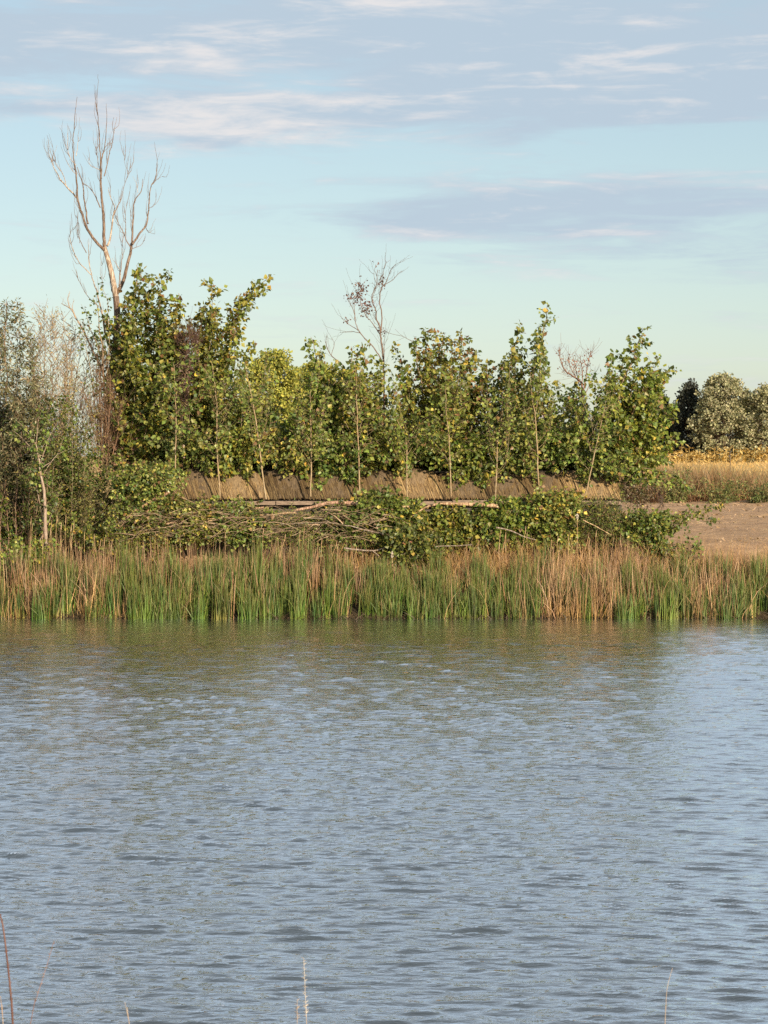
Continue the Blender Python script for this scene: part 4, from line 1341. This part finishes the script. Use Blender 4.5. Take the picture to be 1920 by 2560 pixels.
# tan dry blades and stems in clumps at the water and all through the back
n = 9500
x, y, k = clumped(n, 58.8, 60.2, 300, .12)
tan = np.interp(px_of(x, y), TANX, TANV)
keep = rng.rand(n) < tan
x, y, k = x[keep], y[keep], k[keep]
n = len(x)
th = np.interp(px_of(x, y), TOPX, TOPH)
z0 = np.maximum(ground(x, y), -.2) - .05
addb(blades(n, x, y, z0, th * rng.uniform(.6, 1.65, n), rng.uniform(.02, .22, n), rng.uniform(.010, .023, n), pickc(T_B, k, 3), pickc(T_M, k, 4), pickc(T_T, k, 5), np.where(rng.rand(n) < .18, rng.uniform(.2, .7, n), .02)))
n = 6800
x, y, k = clumped(n, 59.6, 61.3, 300, .17)
th = np.interp(px_of(x, y), TOPX, TOPH)
z0 = ground(x, y) - .05
addb(blades(n, x, y, z0, th * np.random.RandomState(3).uniform(.74, 1.18, 300)[k] * rng.uniform(.82, 1.16, n), rng.uniform(.02, .14, n), rng.uniform(.009, .019, n), pickc(T_B, k, 6) * .7, pickc(T_M, k, 7), pickc(T_T, k, 8), np.where(rng.rand(n) < .10, rng.uniform(.1, .4, n), .02)))
reed_object('dry_reeds', 'band of tan dry reeds standing behind the green cattail blades')
# feathery rust coloured grass in the middle and at the right
n = 5200
x = rng.uniform(-1.5, XR, n)
y = rng.uniform(60.0, 61.5, n)
px = px_of(x, y)
keep = rng.rand(n) < np.interp(px, [800, 960, 1100, 1300, 1500, 1700, 1920], [.2, .5, 1, .8, .5, .5, .6])
x, y = x[keep], y[keep]
n = len(x)
th = np.interp(px_of(x, y), TOPX, TOPH)
addb(blades(n, x, y, ground(x, y) - .05, th * rng.uniform(.8, 1.3, n), rng.uniform(.05, .25, n), rng.uniform(.006, .012, n), pick([(0.30, 0.20, 0.07)], n), pick([(0.34, 0.19, 0.06), (0.26, 0.17, 0.05), (0.20, 0.17, 0.05)], n),
            pick([(0.36, 0.19, 0.075), (0.42, 0.25, 0.11)], n), rng.uniform(.02, .3, n)))
reed_object('rust_grass', 'rust coloured feathery grass behind the middle and right cattails')

# near-black low blades added to colour in a shade band under the reeds
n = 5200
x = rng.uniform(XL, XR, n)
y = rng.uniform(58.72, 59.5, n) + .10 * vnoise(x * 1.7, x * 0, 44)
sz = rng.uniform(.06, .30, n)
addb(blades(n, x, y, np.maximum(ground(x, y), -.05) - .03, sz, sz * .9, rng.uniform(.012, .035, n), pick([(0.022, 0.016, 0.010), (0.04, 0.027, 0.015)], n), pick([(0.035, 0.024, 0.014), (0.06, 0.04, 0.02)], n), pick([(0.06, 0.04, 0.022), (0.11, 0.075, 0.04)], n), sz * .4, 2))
reed_object('reed_foot_shade', 'dark low blades standing in for shade at the foot of the reeds along the waterline')
# single tall dry stalks that stand clear of the reed bed
RG = 'tall dry reed stalks standing clear of the reed bed'
stalk_src = []
for v_ in range(5):
    r = np.random.RandomState(610 + v_)
    t = Tubes()
    a = np.linspace(0, 1, 7)
    lx, ly = r.normal(0, .10), r.normal(0, .06)
    P = np.stack([lx * a + .05 * r.normal() * a ** 3, ly * a, a * 1.0], -1)
    t.add(P, .0075, .004, 4, np.array((0.50, 0.35, 0.19)) * r.uniform(.8, 1.1))
    # a worn flower spike on the tip and two dry leaves
    t.add(np.stack([P[-1, 0] + np.linspace(0, .02, 4), np.full(4, P[-1, 1]), np.linspace(.98, 1.10, 4)], -1), .011, .004, 5, (0.40, 0.28, 0.17))
    for q in range(2):
        i = r.randint(2, 5)
        s = r.choice([-1, 1])
        t.add(np.array([P[i], P[i] + (s * .04, 0, .12), P[i] + (s * .14, .02, .17)]), .006, .002, 3, (0.48, 0.34, 0.18))
    stalk_src.append(t.build('dry_reed', M_TWIG))
r = np.random.RandomState(66)
spots = [(78, 1290), (82, 1310), (35, 1370), (40, 1400), (130, 1300), (142, 1290), (155, 1305), (160, 1285), (172, 1300), (120, 1320), (108, 1330), (180, 1310), (215, 1330),
         (232, 1350), (240, 1335), (262, 1345), (565, 1330), (655, 1320), (690, 1335), (745, 1325), (760, 1315), (772, 1345), (805, 1345), (818, 1350), (845, 1360), (890, 1365),
         (1252, 1325), (1265, 1330), (1300, 1315), (1320, 1330), (1378, 1350), (1395, 1340), (1420, 1335), (1455, 1330), (1470, 1345), (1490, 1325), (1550, 1350), (1842, 1375), (1870, 1380), (1900, 1370)]
for i, (px, py) in enumerate(spots):
    Y = r.uniform(60.2, 60.9)
    top = at(px, py, Y)
    zb = float(ground(top[0], Y)) - .03
    o = link('dry_reed', stalk_src[i % 5], None, None, (top[0], Y, zb))
    hh = max(.6, top[2] - zb)
    o.scale = (1.0 + r.uniform(-.2, .2), 1, hh / 1.1)
    o.rotation_euler = (0, 0, r.uniform(-1.2, 1.2))
    tag(o, 'tall dry tan reed stalk rising above the reed bed', 'reed', RG)
# white seed fluff on two old cattail heads
for i, (px, py, lab) in enumerate(((1443, 1292, 'white fluffy cattail head before the right leaning sapling'), (980, 1386, 'small white fluffy cattail head in the gap of the middle reeds'))):
    Y = 60.5
    p = at(px, py, Y)
    zb = float(ground(p[0], Y)) - .03
    root = thing('cattail', (p[0], Y, zb), lab, 'cattail')
    t = Tubes()
    t.add(np.array([(0, 0, 0), (.02, 0, (p[2] - zb) * .5), (0, 0, p[2] - zb - .05)]), .008, .006, 5, (0.45, 0.32, 0.18))
    link('stem', t.build('stem', M_TWIG), root)
    g = np.random.RandomState(5 + i)
    q = g.normal(0, 1, (160, 3)) * np.array((.011, .011, .030)) + np.array((0, 0, p[2] - zb))
    link('seed_head', leaf_mesh('seed_head', q, frames(g.normal(0, 1, (160, 3)), g.normal(0, 1, (160, 3))), np.full(160, .03), np.tile((0.50, 0.44, 0.36), (160, 1)), M_STRAW, (0, 0, 0), 'mid'), root)

# ---------------------------------------------------------------- right: dry weeds, field, corn, trees
rng = np.random.RandomState(81)
n = 16000
x = rng.uniform(13, 30, n)
y = rng.uniform(118, 128, n)
keep = rng.rand(n) < .9
x, y = x[keep], y[keep]
n = len(x)
hh = rng.uniform(.7, 1.9, n) * (0.86 + .22 * vnoise(x * .6, y * .3, 71))
addb(blades(n, x, y, ground(x, y) - .05, np.clip(hh, .4, 2.1), rng.uniform(.05, .35, n), rng.uniform(.02, .05, n), pick([(0.30, 0.14, 0.06)], n),
            pick([(0.20, 0.095, 0.045), (0.16, 0.085, 0.042), (0.14, 0.105, 0.045), (0.25, 0.135, 0.06)], n), pick([(0.20, 0.115, 0.052), (0.17, 0.105, 0.048), (0.12, 0.115, 0.05)], n), rng.uniform(.02, .35, n), 3))
reed_object('dry_weeds', 'rust brown dry weeds in a strip behind the bare dirt')
n = 7000
x = rng.uniform(9.5, 27, n)
y = 62.4 + 55 * rng.rand(n) ** 1.3
keep = vnoise(x * .5, y * .9, 91) + .9 * rng.rand(n) > .55
x, y = x[keep], y[keep]
n = len(x)
sz = rng.uniform(.02, .065, n) * (1 + (y - 62) / 40)
addb(blades(n, x, y, ground(x, y) - .01, sz, sz * 1.2, sz * rng.uniform(.5, 1.6, n), pick([(0.20, 0.125, 0.075), (0.30, 0.20, 0.12)], n), pick([(0.24, 0.15, 0.09), (0.36, 0.25, 0.15), (0.16, 0.13, 0.06)], n), pick([(0.28, 0.19, 0.115)], n), sz * .3, 2))
reed_object('dirt_litter', 'clods and dry litter strewn over the bare dirt on the right')
n = 9000
x = rng.uniform(18, 62, n)
y = rng.uniform(132, 285, n)
addb(blades(n, x, y, ground(x, y) - .05, rng.uniform(.15, .45, n), rng.uniform(.05, .25, n), rng.uniform(.05, .10, n), pick([(0.38, 0.255, 0.10)], n), pick([(0.44, 0.27, 0.09), (0.34, 0.21, 0.07), (0.26, 0.17, 0.06)], n), pick([(0.48, 0.32, 0.12)], n), rng.uniform(.02, .2, n), 2))
reed_object('golden_grass', 'short golden dry grass on the field beyond the weeds')

for i, (x0, x1, top, bot, lab) in enumerate(((1752, 1868, 1182, 1262, 'feathery green bush in front of the golden field, right of the dirt'),
                                             (1650, 1725, 1168, 1258, 'pale green weedy bush beside the right end of the thicket'),
                                             (1868, 1930, 1200, 1258, 'small olive weed bush at the right edge before the golden field'))):
    r = np.random.RandomState(700 + i)
    sh = [[((x0 + x1) / 2 + (u - .5) * 30, bot), (x0 + (x1 - x0) * u, (bot + top) / 2), (x0 + (x1 - x0) * u + r.uniform(-8, 8), top + r.uniform(0, 26))] for u in np.linspace(0.1, 0.9, 8)]
    plant('bush', lab, 'bush', 'weedy bushes beyond the dirt', ((x0 + x1) / 2, bot), 116.5, sh, 710 + i, leaf=.16, fill=6, dens=.8, mix=[((0.13, 0.14, 0.045), 3), ((0.10, 0.12, 0.04), 3), ((0.19, 0.17, 0.07), 2), ((0.26, 0.18, 0.08), 1)],
          shape='slim', mat=M_SLIM, singles=0, dyt=.5, twig_gap=.14, twig_len=.5, leaf_gap=.06, stem_r=.014, t0=.05)

stake = thing('fence_stake', at(1825, 1192, 150), 'thin dark steel stake standing in the golden field', 'stake')
t = Tubes()
t.add(np.array([(0, 0, -.1), (.01, 0, .8), (0, 0, 1.55)]), .035, .03, 6, (0.1, 0.08, 0.07), cap=True)
link('post', t.build('post', M_STEEL), stake)
t = Tubes()
t.add(np.array([(0, 0, 1.55), (.005, 0, 1.70)]), .045, .02, 6, (0.1, 0.08, 0.07), cap=True)
link('cap', t.build('cap', M_STEEL), stake)

# corn stalks in a row at the foot of the trees
corn_src = []
for v_ in range(6):
    r = np.random.RandomState(630 + v_)
    P, A, Nn, S, C = [], [], [], [], []
    hgt = r.uniform(1.5, 2.1)
    t = Tubes()
    t.add(np.array([(0, 0, 0), (.03 * r.normal(), 0, hgt * .5), (.06 * r.normal(), 0, hgt)]), .032, .016, 4, (0.55, 0.40, 0.16))
    for q in range(15):
        z = hgt * r.uniform(.2, 1.0)
        g = r.uniform(0, 6.28)
        A.append((math.cos(g), math.sin(g), r.uniform(-.9, .7))); Nn.append((0, 0, 1)); P.append((0, 0, z)); S.append(r.uniform(.5, .9))
        C.append(np.array((0.62, 0.44, 0.16)) * r.uniform(.7, 1.15))
    V, Fc = SHAPES['slim']
    V = V * np.array((1.6, 1, 1))
    Rm = frames(np.array(A), np.array(Nn, float))
    lv = np.einsum('nij,kj->nki', Rm, V) * np.array(S)[:, None, None] + np.array(P)[:, None]
    tv = np.vstack(t.v)
    lf = (Fc[None] + (np.arange(len(P)) * 4)[:, None, None]).reshape(-1, 3) + len(tv)
    corn_src.append(mesh_from('corn_stalk', np.vstack([tv, lv.reshape(-1, 3)]), [np.vstack(t.f), lf], np.vstack([np.vstack(t.c), np.repeat(np.array(C), 4, 0)]), M_STRAW))
r = np.random.RandomState(68)
for i in range(96):
    px = 1628 + 320 * (i + r.uniform(-.45, .45)) / 96
    Y = r.choice([290, 293, 296]) + r.uniform(-.6, .6)
    X = (px - 960) / F * Y
    o = link('corn_stalk', corn_src[i % 6], None, None, (X, Y, float(ground(X, Y)) - .05))
    o.rotation_euler = (0, 0, r.uniform(0, 6.28))
    o.scale = (1, 1, r.uniform(.5, 1.15))
    tag(o, 'dry golden corn stalk in the row below the distant trees', 'corn', 'dry corn stalks below the distant trees')


def far_tree(name, label, px0, px1, top, Y, seed, mix, group, ncl=120, per=70, leaf=.30, spiky=False, base_z=None, shape='kite', cr=.70, squash=1.0):
    """trunk, limbs and a crown of leaf clumps round the limb ends"""
    rng = np.random.RandomState(seed)
    x0, x1 = (px0 - 960) / F * Y, (px1 - 960) / F * Y
    zt = CAMZ - (top - HOR) / F * Y
    cx = (x0 + x1) / 2
    zb = float(ground(cx, Y)) - .1
    Hh = zt - zb
    root = thing(name, (cx, Y, zb), label, 'tree', group)
    W_ = (x1 - x0) / 2 * 1.08
    t = Tubes()
    t.add(wobble(rng, smoothpath([(0, 0, 0), (W_ * .05, 0, Hh * .3), (-W_ * .03, 0, Hh * .8)], 10), .1), .03 * Hh, .006 * Hh, 7, (0.20, 0.155, 0.12))
    P, C = [], []
    base = np.array([m[0] for m in mix])
    for i in range(ncl):
        u = rng.rand()
        z = Hh * (0.06 + 0.92 * u ** .85)
        if spiky:
            rad = W_ * (1 - (z / Hh)) ** .6 * 1.05
        else:
            rad = W_ * np.interp(z / Hh, [0, .25, .6, .85, 1], [1.0, 1.05, .95, .66, .15])
        a = rng.uniform(0, 6.28)
        q = rad * rng.uniform(.30, 1.25) ** .6
        e = np.array((q * math.cos(a) * rng.uniform(.85, 1.1), q * math.sin(a) * .9, z))
        s0 = np.array((0, 0, max(0.1 * Hh, z - q * .7)))
        t.add(wobble(rng, smoothpath([s0, (s0 + e) / 2 + np.array((0, 0, .15 * q)), e], 5), .1), .05, .015, 3, (0.22, 0.17, 0.13))
        m = int(per * rng.uniform(.5, 1.4))
        R_ = cr * rng.uniform(.5, 1.5) * Hh / 11
        g = rng.normal(0, 1, (m, 3))
        g /= np.linalg.norm(g, axis=1)[:, None]
        pts = e + g * (rng.rand(m, 1) ** .4) * R_ * np.array((1, 1, .75 * squash if not spiky else 1.7))
        P.append(pts)
        C.append(palette(rng, m, mix) * rng.uniform(.8, 1.2))
    P, C = np.vstack(P), np.vstack(C)
    ax = rng.normal(0, 1, P.shape) + (np.array((0, 0, 1.5)) if spiky else np.array((0, 0, .2)))
    nr_ = rng.normal(0, 1, P.shape) + .5 * (SUNV + np.array((0, 0, .4)))
    link('trunk', t.build('trunk', M_TWIG), root)
    link('crown', leaf_mesh('crown', P, frames(ax, nr_), leaf * rng.uniform(.6, 1.3, len(P)), C, M_FAR, (0, 0, 0), shape), root)
    return root


OLIVE = [((0.32, 0.30, 0.18), 3), ((0.24, 0.235, 0.13), 3), ((0.35, 0.33, 0.21), 1.2), ((0.15, 0.155, 0.085), 2)]
DARKC = [((0.036, 0.042, 0.034), 3), ((0.050, 0.054, 0.040), 2), ((0.028, 0.032, 0.028), 3)]
YELG = [((0.26, 0.265, 0.05), 3), ((0.35, 0.325, 0.065), 2.4), ((0.19, 0.21, 0.045), 3), ((0.11, 0.13, 0.03), 1.5)]
RGp = 'distant trees beyond the corn'
far_tree('conifer', 'dark conifer furthest left of the distant trees, half behind the thicket', 1600, 1700, 992, 318, 1, DARKC, RGp, 110, 90, .34, True)
far_tree('conifer', 'broad dark conifer between the thicket and the silver olive tree', 1662, 1782, 968, 315, 2, DARKC, RGp, 150, 100, .34, True)
far_tree('conifer', 'small dark conifer at the foot of the silver olive tree', 1740, 1800, 1010, 320, 6, DARKC, RGp, 70, 90, .34, True)
far_tree('olive_tree', 'large silver green round topped tree behind the corn', 1738, 1876, 936, 310, 3, OLIVE, RGp, 360, 46, .30, False)
far_tree('olive_tree', 'silver green tree cut off by the right edge of the view', 1862, 1990, 962, 308, 4, OLIVE, RGp, 330, 46, .30, False)
far_tree('olive_tree', 'low silver green tree filling the gap between the two silver trees', 1840, 1910, 1002, 316, 5, OLIVE, RGp, 100, 80, .34, False)
far_tree('conifer', 'dark tree mass standing behind the two silver green trees', 1800, 1960, 985, 335, 7, DARKC, RGp, 160, 80, .4, False)
YGp = 'yellow green trees beyond the thicket'
far_tree('yellow_tree', 'round crowned yellow green tree, the taller one rising behind the thicket', 598, 760, 876, 182, 11, YELG, YGp, 300, 75, .20, False)
far_tree('yellow_tree', 'yellow green tree behind the small shoot, right of the taller yellow one', 718, 862, 905, 188, 12, YELG, YGp, 260, 75, .20, False)
far_tree('yellow_tree', 'dull yellow green tree low behind the withered red-leaved tree', 820, 960, 960, 196, 13, YELG, YGp, 140, 90, .22, False)

# pale shed glimpsed between the leaves
sh_ = thing('shed', at(1372, 1140, 330), 'pale distant shed glimpsed through the thicket leaves', 'shed')
borg = np.array(sh_.location)
p0, p1 = at(1350, 1075, 330), at(1398, 1075, 330)
link('wall', box_mesh('wall', (p0[0], 330, borg[2] - 1.5), (p1[0], 336, at(0, 1055, 330)[2]), M_WALLPAINT), sh_)
zz = at(0, 1055, 330)[2] - borg[2]
xa, xb = p0[0] - borg[0] - .3, p1[0] - borg[0] + .3
rv = np.array([(xa, -.3, zz), (xb, -.3, zz), (xb, 6.3, zz), (xa, 6.3, zz), (xa, 3, zz + 1.1), (xb, 3, zz + 1.1)])
link('roof', mesh_from('roof', rv, [np.array([(0, 1, 5, 4), (2, 3, 4, 5)]), np.array([(0, 4, 3), (1, 2, 5)]), np.array([(0, 3, 2, 1)])], None, M_ROOFMETAL), sh_)

# ---------------------------------------------------------------- near bank: a few stalks rising into the bottom of the frame
def near_stalk(name, label, pts, Y, r0, r1, col, seed, barbs=0, blen=.012, group=None):
    rng = np.random.RandomState(seed)
    P = [at(x, y, Y) for x, y in pts]
    d = P[0] - P[1]
    zb = float(ground(P[0][0], Y))
    foot = P[0] + d / max(1e-6, -d[2]) * (P[0][2] - zb) * .9
    foot[2] = zb - .02
    root = thing(name, foot, label, 'stalk', group)
    path = smoothpath([foot] + P, 24)
    t = Tubes()
    t.add(path, r0, r1, 6, col)
    link('stem', t.build('stem', M_TWIG, foot), root)
    if barbs:
        b = Tubes()
        for k in range(barbs):
            i = len(path) - 2 - int((len(path) * .7) * (k / barbs))
            p = path[i] + (path[i + 1] - path[i]) * rng.rand()
            s = (-1) ** k
            b.add(np.array([p, p + np.array((s * blen, rng.normal(0, .004), blen * .5))]), .0011, .0004, 3, col)
        link('seed_hairs', b.build('seed_hairs', M_TWIG, foot), root, 'stuff')
    return root


near_stalk('dock_stalk', 'red brown thick stalk at the lower left corner', [(34, 2600), (28, 2500), (18, 2400), (8, 2320), (0, 2285)], 4.6, .0026, .0016, (0.15, 0.085, 0.07), 1, 18, .004)
near_stalk('grass_stalk', 'thin reddish grass stalk leaning right near the lower left corner', [(68, 2600), (90, 2500), (112, 2430), (135, 2352)], 4.9, .0009, .0005, (0.25, 0.16, 0.13), 2, 8, .004)
near_stalk('grass_stalk', 'short pale grass tip at the very lower left edge', [(10, 2600), (6, 2540), (1, 2490)], 4.7, .0009, .0005, (0.50, 0.40, 0.30), 3)
near_stalk('grass_stalk', 'short white curved grass tip right of the reddish stalk', [(328, 2600), (321, 2550), (312, 2505)], 5.0, .0009, .0005, (0.46, 0.41, 0.35), 4)
near_stalk('grass_stalk', 'tall white bristly grass stalk at the bottom centre', [(768, 2600), (765, 2530), (762, 2460), (759, 2395)], 5.2, .0010, .0005, (0.46, 0.42, 0.36), 5, 26, .006)
near_stalk('grass_stalk', 'shorter white bristly grass stalk just left of the tall central one', [(744, 2600), (743, 2550), (743, 2500)], 5.3, .0009, .0005, (0.46, 0.42, 0.36), 6, 14, .006)
near_stalk('grass_stalk', 'white curved grass stalk at the bottom right', [(1661, 2600), (1664, 2530), (1668, 2470), (1681, 2420)], 5.1, .0010, .0006, (0.46, 0.43, 0.38), 7)
